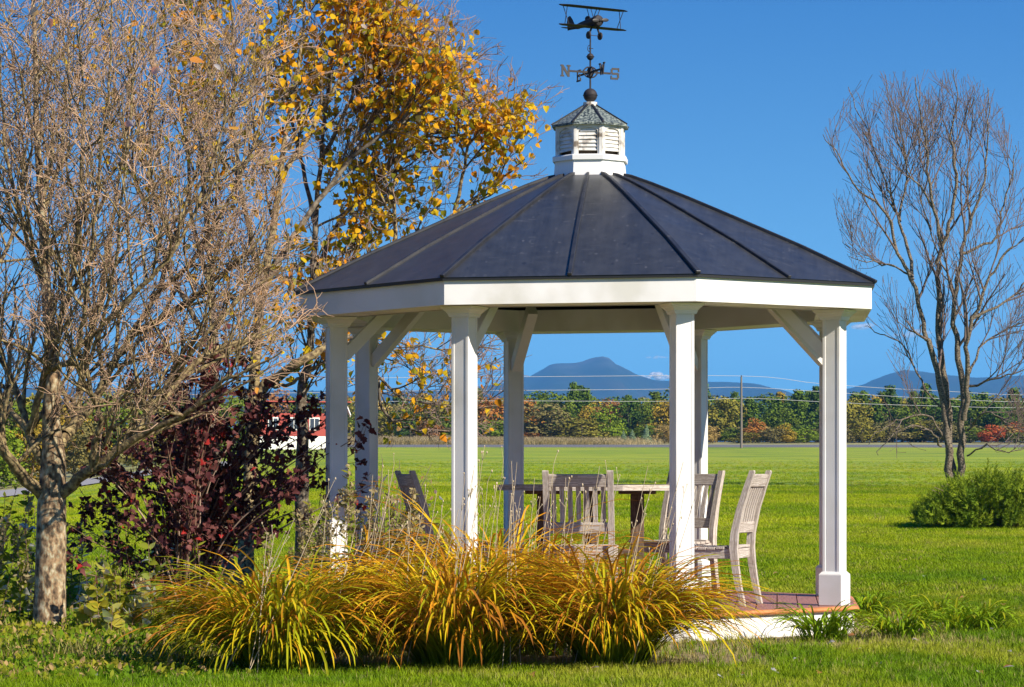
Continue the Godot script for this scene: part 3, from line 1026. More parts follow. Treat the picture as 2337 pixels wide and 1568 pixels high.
func biplane(w: Node3D) -> void:
	var b := MB.new()
	var fd := Vector3(0.53, 0.0, 0.848).normalized()      # where the nose points: right and towards us
	var wd := Vector3(0.848, 0.0, -0.53).normalized()     # along the wings to the plane's left
	var up := Vector3.UP
	var bs := Basis(wd, up, fd)
	var o := Vector3(0.0, 4.573, 0)
	# fuselage: a tapering body of round sections, from the tail to the cowl
	var pts := PackedVector3Array()
	var rr := PackedFloat32Array()
	for s in [[-0.30, 0.006, -0.012], [-0.24, 0.012, -0.008], [-0.12, 0.024, -0.002], [0.0, 0.033, 0.0], [0.06, 0.037, 0.0], [0.085, 0.037, 0.0]]:
		pts.append(o + fd * s[0] + up * s[2])
		rr.append(s[1])
	b.tube(pts, rr, 14, true)
	var body := part("fuselage", b, M.black_iron, w)
	b = MB.new()
	var roll := Basis(bs.x, bs.z, -bs.y)
	b.lathe(o + fd * 0.08, [[0.036, 0.0], [0.043, 0.006], [0.044, 0.030], [0.038, 0.044], [0.022, 0.051], [0.0, 0.053]], 20, roll)
	part("engine_cowl", b, M.black_iron, w)
	b = MB.new()
	b.lathe(o + fd * 0.132, [[0.010, 0.0], [0.010, 0.010], [0.0, 0.016]], 12, roll)
	part("spinner", b, M.black_iron, w)
	b = MB.new()
	for s: float in [-1, 1]:
		b.ball(o + fd * 0.140 + (wd * 0.95 + up * 0.10).normalized() * s * 0.042, 0.034, 6, 12, Vector3(1.0, 0.42, 0.10), Basis((wd * 0.95 + up * 0.10).normalized(), (up * 0.95 - wd * 0.1).normalized(), fd))
	part("propeller", b, M.pewter, w)
	# wings: thin aerofoils
	for q in [[0.105, 0.010, 0.305, "upper_wing"], [-0.040, 0.0, 0.300, "lower_wing"]]:
		b = MB.new()
		var rows := []
		for j in 13:
			var ang := TAU * j / 12.0
			var row := PackedVector3Array()
			for i in 13:
				var t := lerpf(-1, 1, i / 12.0)
				var ch := 0.052 * sqrt(clampf(1.0 - pow(absf(t), 8.0), 0.05, 1.0))
				row.append(o + up * (q[0] + 0.0042 * sin(ang) * (1.4 if sin(ang) > 0 else 0.6)) + wd * t * q[2] + fd * (q[1] + 0.035 + ch * cos(ang)))
			rows.append(row)
		b.sheet(rows)
		part(q[3], b, M.black_iron, w)
	for s: float in [-1, 1]:
		for e: float in [-1, 1]:
			b = MB.new()
			b.tube(PackedVector3Array([o + up * -0.04 + wd * s * 0.235 + fd * (0.035 + e * 0.030), o + up * 0.105 + wd * s * 0.255 + fd * (0.045 - e * 0.030)]), PackedFloat32Array([0.003, 0.003]), 6)
			part("wing_strut", b, M.black_iron, w)
			b = MB.new()
			b.tube(PackedVector3Array([o + up * 0.030 + wd * s * 0.016 + fd * (0.04 + e * 0.025), o + up * 0.105 + wd * s * 0.045 + fd * (0.045 + e * 0.025)]), PackedFloat32Array([0.003, 0.003]), 6)
			part("cabane_strut", b, M.black_iron, w)
	# pilot's headrest, tail
	b = MB.new()
	b.ball(o + fd * -0.035 + up * 0.035, 0.022, 6, 10, Vector3(0.8, 1.0, 1.5), bs)
	part("headrest", b, M.black_iron, w)
	b = MB.new()
	var fin := PackedVector2Array([Vector2(-0.31, -0.02), Vector2(-0.32, 0.05), Vector2(-0.305, 0.085), Vector2(-0.28, 0.09), Vector2(-0.25, 0.06), Vector2(-0.215, 0.012)])
	for i in range(1, fin.size() - 1):
		for s: float in [-1, 1]:
			var t := [fin[0], fin[i], fin[i + 1]]
			if s > 0: t.reverse()
			var tri := []
			for p: Vector2 in t: tri.append(o + fd * p.x + up * p.y + wd * s * 0.003)
			b.tri(tri[0], tri[1], tri[2])
	part("tail_fin", b, M.black_iron, w)
	b = MB.new()
	b.ball(o + fd * -0.275 + up * -0.004, 0.085, 4, 16, Vector3(1.0, 0.04, 0.42), bs)
	part("tailplane", b, M.black_iron, w)
	# wheels and legs
	for s: float in [-1, 1]:
		var hub := o + up * -0.105 + wd * s * 0.052 + fd * 0.055
		b = MB.new()
		b.tube(PackedVector3Array([o + up * -0.02 + wd * s * 0.014 + fd * 0.06, hub]), PackedFloat32Array([0.009, 0.006]), 8)
		part("landing_leg", b, M.black_iron, w)
		b = MB.new()
		b.lathe(hub - wd * 0.009, [[0.0, 0.0], [0.022, 0.0], [0.029, 0.004], [0.030, 0.009], [0.029, 0.014], [0.022, 0.018], [0.0, 0.018]], 18, Basis(up, wd, up.cross(wd)))
		part("wheel", b, M.black_iron, w)
	b = MB.new()
	b.tube(PackedVector3Array([o + up * -0.105 + wd * 0.05 + fd * 0.055, o + up * -0.105 - wd * 0.05 + fd * 0.055]), PackedFloat32Array([0.0025, 0.0025]), 6)
	part("axle", b, M.black_iron, w)

# ------------------------------------------------------------------ table and chairs
func table_and_chairs() -> void:
	var t := thing("patio_table", "weathered octagonal wooden table on brown legs in the middle of the gazebo", "table", Vector3(0.594, 0.197, -21.2))
	t.rotation_degrees.y = TURN
	var n := 9
	for i in n:
		var x0 := -0.70 + 1.40 * i / n
		var strip := PackedVector2Array([Vector2(x0 + 0.003, -1), Vector2(x0 + 1.4 / n - 0.003, -1), Vector2(x0 + 1.4 / n - 0.003, 1), Vector2(x0 + 0.003, 1)])
		var oct := PackedVector2Array()
		for k in 8:
			var p := pol(22.5 + 45 * k, 0.69, 0)
			oct.append(Vector2(p.x, p.z))
		for q in Geometry2D.intersect_polygons(strip, oct):
			var b := MB.new()
			b.prism(q, 0.850, 0.868, Vector2(rf(0, 1), rf(0, 1)))
			part("table_slat", b, M.teak, t)
	for k in 8:
		var b := MB.new()
		var a := 22.5 + 45.0 * k
		var pp := PackedVector2Array()
		for q in [[a, 0.692], [a + 45, 0.692], [a + 45, 0.735], [a, 0.735]]:
			var p := pol(q[0], q[1], 0)
			pp.append(Vector2(p.x, p.z))
		var along := pol(a + 45, 1, 0) - pol(a, 1, 0)
		b.prism(pp, 0.830, 0.872, Vector2(rf(0, 1), 0), Vector2(along.x, along.z).normalized())
		part("table_edge", b, M.teak, t)
	for k in 4:
		var a := 90.0 * k + 8.0
		var b := MB.new()
		var c := pol(a, 0.355, 0)
		var bs := Basis(Vector3.UP, deg_to_rad(a))
		b.box(c + Vector3(0, 0.40, 0), Vector3(0.055, 0.80, 0.10), bs, 0.004)
		b.box(c + Vector3(0, 0.815, 0), Vector3(0.07, 0.03, 0.28), bs, 0.004)
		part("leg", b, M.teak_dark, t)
	for a: float in [8.0, 98.0]:
		var b := MB.new()
		b.bar(pol(a, 0.30, 0.30 if a < 50 else 0.36), pol(a + 180, 0.30, 0.30 if a < 50 else 0.36), 0.05, 0.05, Vector3.UP, 0.004)
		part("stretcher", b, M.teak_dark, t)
	var proto := chair()
	var places := [
		[0.505, -20.30, 174.0, "grey wooden slat-back chair in front of the table with its back to the lawn's edge"],
		[1.475, -20.47, -110.0, "bleached wooden chair beside the rightmost front post, seen from its side"],
		[1.26, -21.95, -36.0, "wooden chair half hidden behind the second front post from the right"],
		[-0.47, -21.25, 106.0, "dark shaded wooden chair at the left end of the table behind the goldenrod"],
	]
	for i in 4:
		var o: Node3D = proto if i == 0 else proto.duplicate()
		if i > 0: add_child(o, true)
		if i > 0: o.name = "patio_chair_%03d" % i
		o.position = Vector3(places[i][0], 0.198, places[i][1])
		o.rotation_degrees.y = places[i][2]
		o.set_meta("label", places[i][3])
		o.set_meta("group", "wooden chairs round the gazebo table")

func chair() -> Node3D:   # faces +z; the seat's middle over the origin
	var t := thing("patio_chair", "", "chair", Vector3.ZERO)
	for s: float in [-1, 1]:
		# a bent rear leg that runs up into the back's stile
		var b := MB.new()
		var prf := [[0.0, -0.285, 0.038], [0.15, -0.250, 0.044], [0.30, -0.226, 0.052], [0.42, -0.215, 0.058], [0.52, -0.222, 0.056], [0.70, -0.262, 0.048], [0.88, -0.322, 0.042], [0.965, -0.352, 0.040], [0.978, -0.352, 0.030]]
		for side in 4:
			var rows := []
			for q in prf:
				var y: float = q[0]
				var z0: float = q[1] - q[2] * 0.5
				var z1: float = q[1] + q[2] * 0.5
				var x0: float = s * 0.232 - 0.021
				var x1: float = s * 0.232 + 0.021
				var cs := [Vector3(x0, y, z1), Vector3(x1, y, z1), Vector3(x1, y, z0), Vector3(x0, y, z0)]
				rows.append(PackedVector3Array([cs[side], cs[(side + 1) % 4]]))
			var f := b.v.size()
			b.sheet(rows)
			for i in range(f, b.v.size()): b.uv[i] = Vector2(b.v[i].y, b.uv[i].x * 0.04 + side * 0.21)
		b.quad(Vector3(s * 0.232 - 0.021, 0.978, -0.337), Vector3(s * 0.232 + 0.021, 0.978, -0.337), Vector3(s * 0.232 + 0.021, 0.978, -0.367), Vector3(s * 0.232 - 0.021, 0.978, -0.367))
		part("stile", b, M.teak, t)
		b = MB.new()
		b.box(Vector3(s * 0.225, 0.205, 0.215), Vector3(0.044, 0.41, 0.044), Basis(), 0.003)
		part("leg", b, M.teak, t)
		b = MB.new()
		b.box(Vector3(s * 0.226, 0.375, 0.0), Vector3(0.024, 0.07, 0.40), Basis(), 0.003)
		part("apron", b, M.teak, t)
	var lean_b := Basis(Vector3.RIGHT, deg_to_rad(-17.5))
	var b := MB.new()
	b.box(Vector3(0, 0.905, -0.333), Vector3(0.424, 0.092, 0.026), lean_b, 0.004)
	part("top_rail", b, M.teak, t)
	b = MB.new()
	b.box(Vector3(0, 0.565, -0.232), Vector3(0.424, 0.080, 0.026), Basis(Vector3.RIGHT, deg_to_rad(-10)), 0.004)
	part("lower_rail", b, M.teak, t)
	for i in 7:
		b = MB.new()
		var x := lerpf(-0.178, 0.178, i / 6.0)
		var rows := []
		for f: float in [1.0, -1.0]:
			rows = []
			for q in [[0.600, -0.238], [0.70, -0.258], [0.80, -0.290], [0.865, -0.317]]:
				var r := PackedVector3Array([Vector3(x - 0.0165, q[0], q[1] + 0.007 * f), Vector3(x + 0.0165, q[0], q[1] + 0.007 * f)])
				if f < 0: r.reverse()
				rows.append(r)
			var k := b.v.size()
			b.sheet(rows)
			for m in range(k, b.v.size()): b.uv[m] = Vector2(b.v[m].y, b.v[m].x + 0.3)
		for f: float in [1.0, -1.0]:
			rows = []
			for q in [[0.600, -0.238], [0.70, -0.258], [0.80, -0.290], [0.865, -0.317]]:
				var r := PackedVector3Array([Vector3(x + 0.0165 * f, q[0], q[1] + 0.007), Vector3(x + 0.0165 * f, q[0], q[1] - 0.007)])
				if f < 0: r.reverse()
				rows.append(r)
			b.sheet(rows)
		part("back_slat", b, M.teak, t)
	for s: float in [-1, 1]:
		b = MB.new()
		b.box(Vector3(0, 0.375, s * 0.205), Vector3(0.40, 0.07, 0.024), Basis(), 0.003)
		part("apron", b, M.teak, t)
	for i in 7:
		b = MB.new()
		var z := lerpf(-0.185, 0.225, i / 6.0)
		var dip := 0.012 * (1.0 - pow(absf(lerpf(-1, 1, i / 6.0)), 2))
		b.box(Vector3(0, 0.425 - dip, z), Vector3(0.50 if i > 0 else 0.42, 0.020, 0.060), Basis(), 0.003)
		part("seat_slat", b, M.teak, t)
	return t

# ------------------------------------------------------------------ growing things
func smooth_path(ctrl: Array, per := 4) -> PackedVector3Array:
	var out := PackedVector3Array()
	var n := ctrl.size()
	for i in n - 1:
		var a: Vector3 = ctrl[maxi(i - 1, 0)]
		var b: Vector3 = ctrl[i]
		var c: Vector3 = ctrl[i + 1]
		var d: Vector3 = ctrl[mini(i + 2, n - 1)]
		for k in per: out.append(b.cubic_interpolate(c, a, d, float(k) / per))
	out.append(ctrl[n - 1])
	return out

func traced(pts: Array, depth: float, per := 4, jitter := 0.0) -> PackedVector3Array:   # [px, py, farther] surveyed at a depth
	var c := []
	for p in pts:
		c.append(spot(p[0], p[1], depth + (p[2] if p.size() > 2 else 0.0)) + rvec() * jitter)
	return smooth_path(c, per)

func wander(p: Vector3, d: Vector3, length: float, n: int, up: float, wig: float) -> PackedVector3Array:
	var out := PackedVector3Array([p])
	var q := p
	for i in n:
		d = (d + Vector3.UP * up + rvec() * wig).normalized()
		q += d * (length / n)
		out.append(q)
	return out

func taper(n: int, r0: float, r1: float, power := 1.0) -> PackedFloat32Array:
	var out := PackedFloat32Array()
	for i in n: out.append(lerpf(r0, r1, pow(float(i) / (n - 1), power)))
	return out

func sprout(b: MB, pts: PackedVector3Array, r0: float, r1: float, level: int, S: Dictionary) -> void:
	var n: int = S.n[level]
	var last: bool = level + 1 >= S.n.size()
	var k := pts.size() - 1
	for i in n:
		var t := lerpf(S.from[level], 1.0, (i + rng.randf()) / n)
		var f := t * k
		var j := mini(int(f), k - 1)
		var p := pts[j].lerp(pts[j + 1], f - j)
		var tan := (pts[j + 1] - pts[j]).normalized()
		var side := tan.cross(rvec()).normalized()
		var dir := tan.rotated(side, deg_to_rad(rf(S.a0, S.a1)))
		dir = (dir + Vector3.UP * S.up + (S.bias as Vector3)).normalized()
		var length: float = S.len[level] * rf(0.55, 1.25) * (1.15 - 0.5 * t)
		var r := minf(lerpf(r0, r1, t) * 0.65, S.r[level])
		var q := wander(p, dir, length, S.seg[level], S.up2, S.wig)
		if S.has("keep") and not S.keep.call(q[-1] + (S.base as Vector3)): continue
		var re: float = maxf(r * 0.35, S.rmin)
		b.tube(q, taper(q.size(), r, re), 3 if level > 0 else 5)
		if last: S.tips.append(q)
		else: sprout(b, q, r, re, level + 1, S)

func spray_mesh(n: int, length: float, r: float, curl := 0.35, spurs := 2) -> ArrayMesh:   # a small fan of twigs along +y
	var b := MB.new()
	var main := wander(Vector3.ZERO, Vector3.UP, length, 4, 0.0, curl * 0.6)
	b.tube(main, taper(main.size(), r * 1.3, r * 0.7), 3)
	for i in n:
		var t := rf(0.1, 1.0) * 3.99
		var j := int(t)
		var p := main[j].lerp(main[mini(j + 1, 4)], t - j)
		var d := (Vector3.UP * 0.8 + rvec() * 0.9).normalized()
		var q := wander(p, d, length * rf(0.3, 0.75), 3, 0.12, curl)
		b.tube(q, taper(4, r, r * 0.6), 3)
		for s in spurs:
			var e := wander(q[1 + s % 2], (d + rvec() * 0.9).normalized(), length * rf(0.12, 0.3), 2, 0.1, curl)
			b.tube(e, taper(3, r * 0.8, r * 0.5), 3)
	return b.done()

func aim(d: Vector3, roll: float, s: float) -> Basis:   # +y to d
	var x := d.cross(Vector3.RIGHT if absf(d.x) < 0.9 else Vector3.UP).normalized().rotated(d, roll)
	return Basis(x * s, d * s, x.cross(d) * s)

func leaf_mesh(outline: Array, fold := 0.35, droop := 0.25) -> ArrayMesh:   # half outline [half width, along] from stem to tip; length 1 along +y
	var b := MB.new()
	var rows := []
	for s: float in [-1.0, 0.0, 1.0]:
		var row := PackedVector3Array()
		for q in outline:
			var w: float = q[0] * s
			row.append(Vector3(w, q[1] - 0.0, absf(w) * fold - droop * q[1] * q[1]))
		rows.append(row)
	b.sheet(rows)
	return b.done()

const HEART := [[0.03, 0.0], [0.30, -0.02], [0.44, 0.14], [0.46, 0.34], [0.36, 0.58], [0.18, 0.82], [0.0, 1.0]]
const LOBED := [[0.05, 0.0], [0.34, 0.06], [0.30, 0.22], [0.50, 0.42], [0.30, 0.50], [0.22, 0.64], [0.20, 0.80], [0.0, 1.0]]
const LANCE := [[0.02, 0.0], [0.09, 0.2], [0.11, 0.45], [0.07, 0.75], [0.0, 1.0]]
const OVAL := [[0.03, 0.0], [0.20, 0.14], [0.30, 0.40], [0.22, 0.72], [0.0, 1.0]]

func quick_leaf(outline: Array, fold: float, droop: float, n := 4) -> Array:
	var out := []
	for i in n: out.append(leaf_mesh(outline, fold * rf(0.4, 1.6), droop * rf(0.3, 1.8)))
	return out

func many(called: String, meshes: Array, m: Material, list: Array, parent: Node3D, single := 0) -> void:
	# list: [basis, point, colour]; the first `single` of them become parts of their own, the rest one "stuff" part for each mesh
	var tinted := {}
	var bufs := []
	for i in meshes.size(): bufs.append(PackedFloat32Array())
	for i in list.size():
		var e: Array = list[i]
		var k := i % meshes.size()
		if i < single:
			var o := MeshInstance3D.new()
			o.name = called
			o.mesh = meshes[k]
			o.transform = Transform3D(e[0], e[1])
			var c: Color = e[2]
			var key := Vector3i(int(c.r * 20), int(c.g * 20), int(c.b * 60))
			if not tinted.has(key):
				var t: StandardMaterial3D = m.duplicate()
				t.albedo_color = lin(c.r, c.g, c.b)
				t.vertex_color_use_as_albedo = false
				tinted[key] = t
			o.material_override = tinted[key]
			parent.add_child(o, true)
		else:
			put(bufs[k], e[0], e[1], e[2])
	for k in meshes.size():
		if bufs[k].size(): copies(called + "_mass", meshes[k], m, bufs[k], parent)

func tinted_tips(tips: Array, sprays: Array, m: Material, parent: Node3D, called: String, per: int, s0: float, s1: float, tint: Color) -> void:
	var list := []
	for q: PackedVector3Array in tips:
		var k := q.size() - 1
		for i in per:
			var j := rng.randi_range(0, k - 1)
			var p := q[j].lerp(q[j + 1], rng.randf()) if i > 0 else q[k]
			var d := ((q[j + 1] - q[j]).normalized() + rvec() * (0.7 if i > 0 else 0.2)).normalized()
			var g := rf(0.7, 1.25)
			list.append([aim(d, rf(0, TAU), rf(s0, s1)), p, Color(tint.r * g, tint.g * g, tint.b * g)])
	many(called, sprays, m, list, parent)

func px_of(p: Vector3) -> Vector2:
	return Vector2(CX + p.x / -p.z * F, HY - (p.y - EYE) / -p.z * F)

const FRONT_OUTLINE := [Vector2(-400, -300), Vector2(560, -300), Vector2(600, 60), Vector2(640, 260), Vector2(660, 420), Vector2(650, 560), Vector2(668, 640), Vector2(668, 740), Vector2(625, 830), Vector2(560, 905), Vector2(430, 960), Vector2(300, 1010), Vector2(180, 1010), Vector2(60, 1020), Vector2(-400, 1000)]
const YELLOW_OUTLINE := [Vector2(100, -400), Vector2(820, -300), Vector2(905, -20), Vector2(1010, 50), Vector2(1095, 75), Vector2(1075, 190), Vector2(1180, 200), Vector2(1250, 235), Vector2(1240, 330), Vector2(1190, 430), Vector2(1110, 560), Vector2(1145, 780), Vector2(1150, 960), Vector2(1000, 1010), Vector2(850, 1010), Vector2(700, 960), Vector2(100, 960)]
const FIELD_OUTLINE := [Vector2(1862, 380), Vector2(1880, 290), Vector2(1930, 200), Vector2(2010, 160), Vector2(2180, 155), Vector2(2270, 195), Vector2(2320, 300), Vector2(2500, 560), Vector2(2500, 1060), Vector2(1985, 1055), Vector2(1990, 980), Vector2(2030, 760), Vector2(1960, 720), Vector2(1925, 570), Vector2(1900, 470)]

func in_outline(p: Vector3, outline: PackedVector2Array) -> bool:   # the crown's surveyed outline
	return Geometry2D.is_point_in_polygon(px_of(p), outline)

func front_tree() -> void:
	var D := 19.0
	var base := spot(112, 1475, D)
	base.y = 0.0
	var t := thing("bare_tree", "bare multi-limbed tree with lichen-spotted trunk at the left edge, foremost of all", "tree", base)
	var off := -base
	var S := {"base": base, "keep": func(p): return in_outline(p, FRONT_OUTLINE), "n": [14, 7], "len": [0.70, 0.34], "from": [0.12, 0.15], "r": [0.017, 0.0078], "seg": [6, 4], "a0": 25.0, "a1": 60.0, "up": 0.22, "bias": Vector3.ZERO, "up2": 0.06, "wig": 0.22, "rmin": 0.0022, "tips": []}
	var trunk := traced([[112, 1500], [113, 1400], [116, 1270], [118, 1150], [122, 1046], [117, 972], [118, 898], [120, 858], [116, 780, 0.05], [104, 640, 0.1], [96, 480, 0.15], [84, 300, 0.2], [80, 100, 0.25], [70, -80, 0.3]], D, 4)
	for i in trunk.size(): trunk[i] += off
	var rr := PackedFloat32Array()
	for i in trunk.size():
		var f := i / 4.0
		var r := 0.0
		var knots := [0.128, 0.110, 0.103, 0.097, 0.082, 0.062, 0.057, 0.054, 0.045, 0.034, 0.027, 0.021, 0.015, 0.008]
		var j := mini(int(f), knots.size() - 2)
		r = lerpf(knots[j], knots[j + 1], f - j)
		rr.append(r * (1.0 + 0.05 * noise.get_noise_1d(i * 1.7)))
	var b := MB.new()
	b.tube(trunk, rr, 18)
	part("trunk", b, M.bark, t)
	var twigs := MB.new()
	sprout(twigs, trunk.slice(30), 0.04, 0.008, 0, S)
	var limbs := [
		[0.052, [[100, 1128], [50, 1083, -0.15], [12, 1034, -0.3], [-8, 1000, -0.35], [-60, 900, -0.5], [-110, 740, -0.6], [-150, 520, -0.7], [-190, 300, -0.8]]],
		[0.040, [[108, 1060], [82, 1015], [66, 980, 0.1], [44, 918, 0.2], [14, 843, 0.3], [-10, 780, 0.35], [-40, 640, 0.5], [-60, 420, 0.6], [-70, 200, 0.7]]],
		[0.032, [[66, 985, 0.05], [81, 933, -0.1], [103, 858, -0.25], [116, 842, -0.3], [150, 830, -0.5], [175, 795, -0.6], [190, 700, -0.8], [205, 560, -0.9], [230, 380, -1.0], [250, 180, -1.1], [255, 0, -1.1]]],
		[0.028, [[70, 990, 0.2], [30, 940, 0.5], [0, 920, 0.7], [-60, 870, 1.0], [-120, 740, 1.3], [-150, 560, 1.5]]],
		[0.046, [[128, 1140], [182, 1096, -0.1], [217, 1066, -0.2], [260, 1036, -0.3], [328, 989, -0.4], [402, 959, -0.5], [446, 930, -0.6], [500, 880, -0.7], [560, 850, -0.8], [640, 800, -0.9]]],
		[0.026, [[212, 1076, -0.2], [217, 1013, -0.3], [232, 968, -0.4], [224, 925, -0.45], [200, 880, -0.55], [205, 820, -0.6], [235, 740, -0.7], [260, 600, -0.9], [280, 430, -1.0], [300, 250, -1.1], [310, 60, -1.1]]],
		[0.036, [[262, 1034, -0.3], [313, 977, -0.1], [372, 906, 0.1], [431, 847, 0.2], [458, 814, 0.2], [500, 795, 0.3], [579, 770, 0.4], [650, 730, 0.5], [700, 680, 0.5]]],
		[0.040, [[124, 1030], [167, 972, 0.2], [178, 910, 0.4], [190, 850, 0.5], [215, 740, 0.7], [245, 600, 0.9], [270, 430, 1.0], [290, 220, 1.1], [300, 30, 1.2]]],
		[0.042, [[150, 995, 0.1], [200, 935, 0.3], [222, 905, 0.4], [250, 850, 0.5], [300, 770, 0.6], [350, 680, 0.8], [400, 560, 0.9], [440, 420, 1.0], [470, 270, 1.1], [500, 100, 1.2]]],
		[0.024, [[298, 772, 0.6], [380, 720, 0.5], [460, 660, 0.4], [540, 600, 0.3], [610, 520, 0.3], [660, 440, 0.3]]],
		[0.022, [[348, 682, 0.8], [430, 600, 0.6], [500, 500, 0.5], [560, 380, 0.4], [600, 260, 0.3], [620, 140, 0.3]]],
		[0.030, [[117, 790, 0.05], [150, 700, -0.2], [170, 580, -0.4], [180, 420, -0.6], [190, 240, -0.7], [180, 60, -0.8]]],
		[0.022, [[105, 650, 0.1], [60, 540, 0.0], [30, 420, -0.1], [10, 280, -0.1], [0, 120, -0.2]]],
		[0.020, [[97, 490, 0.15], [130, 380, 0.3], [150, 240, 0.4], [160, 80, 0.5]]],
		[0.020, [[235, 740, -0.7], [320, 660, -0.8], [400, 570, -0.9], [460, 450, -0.9], [500, 320, -0.9], [520, 200, -0.9]]],
		[0.020, [[372, 906, 0.1], [440, 800, -0.2], [520, 700, -0.3], [600, 640, -0.3], [670, 600, -0.3]]],
		[0.018, [[400, 560, 0.9], [350, 430, 0.8], [340, 300, 0.8], [350, 150, 0.9], [360, 0, 1.0]]],
		[0.018, [[-40, 640, 0.5], [20, 560, 0.7], [50, 420, 0.9], [40, 260, 1.0], [30, 100, 1.1]]],
	]
	for l in limbs:
		var p := traced(l[1], D, 4, 0.012)
		for i in p.size(): p[i] += off + (rvec() * 0.008 if i > 0 else Vector3.ZERO)
		b = MB.new()
		b.tube(p, taper(p.size(), l[0], 0.005, 0.75), 10)
		part("limb", b, M.limb_bark, t)
		sprout(twigs, p, l[0], 0.006, 0, S)
	var o := part("branches", twigs, M.limb_bark, t)
	o.set_meta("kind", "stuff")
	var sprays := []
	for i in 8: sprays.append(spray_mesh(5, 0.25, 0.0030, 0.5, 1))
	var m: StandardMaterial3D = M.twig_bark.duplicate()
	m.vertex_color_use_as_albedo = true
	m.albedo_color = Color.WHITE
	tinted_tips(S.tips, sprays, m, t, "twigs", 1, 0.6, 1.3, Color(0.42, 0.275, 0.175))
	# the few leaves left on it
	var list := []
	for q in [[440, 130, 1.5], [355, 152, 1.0], [372, 158, 0.9], [525, 128, 0.9], [500, 148, 0.9], [290, 275, 1.0], [543, 290, 1.1], [85, 22, 1.0], [110, 45, 0.9], [95, 0, 1.2], [640, 265, 1.0], [655, 305, 0.9], [180, 905, 0.8]]:
		var g := rng.randf()
		list.append([aim((rvec() + Vector3.DOWN * 0.8).normalized(), rf(0, TAU), 0.062 * q[2]), spot(q[0], q[1], D - 1.4) + off, Color(0.62, 0.34, 0.03).lerp(Color(0.55, 0.16, 0.015), g)])
	many("leaf", quick_leaf(HEART, 0.4, 0.3, 3), M.leaf, list, t, 20)

const LEAFY := [[950, 140, 170, 0.7], [1190, 290, 90, 1.2], [820, 40, 190, 0.62], [1010, 290, 110, 0.6], [780, 540, 110, 0.85], [700, 160, 150, 0.6], [850, 480, 90, 0.6], [560, 60, 220, 0.5], [700, 330, 170, 0.45], [440, 300, 200, 0.22], [720, 620, 90, 0.9], [1080, 420, 90, 0.4], [1235, 330, 40, 0.9],
	[30, 200, 160, 0.45], [330, 200, 90, 0.15], [900, 790, 90, 0.2], [560, 480, 260, 0.14], [420, 120, 180, 0.22], [1000, 860, 130, 0.10], [860, 900, 90, 0.3], [120, 560, 140, 0.2], [640, 780, 120, 0.25]]

func leafiness(p: Vector3) -> float:
	var px := CX + p.x / -p.z * F
	var py := HY - (p.y - EYE) / -p.z * F
	var best := 0.0
	if px > 1255.0 or (px > 1105.0 and py < 190.0) or (py < 70.0 and px > 950.0 + py * 2.2): return 0.0
	for q in LEAFY:
		var d := Vector2(px - q[0], py - q[1]).length() / float(q[2])
		best = maxf(best, q[3] * clampf(1.6 - d, 0, 1))
	return best

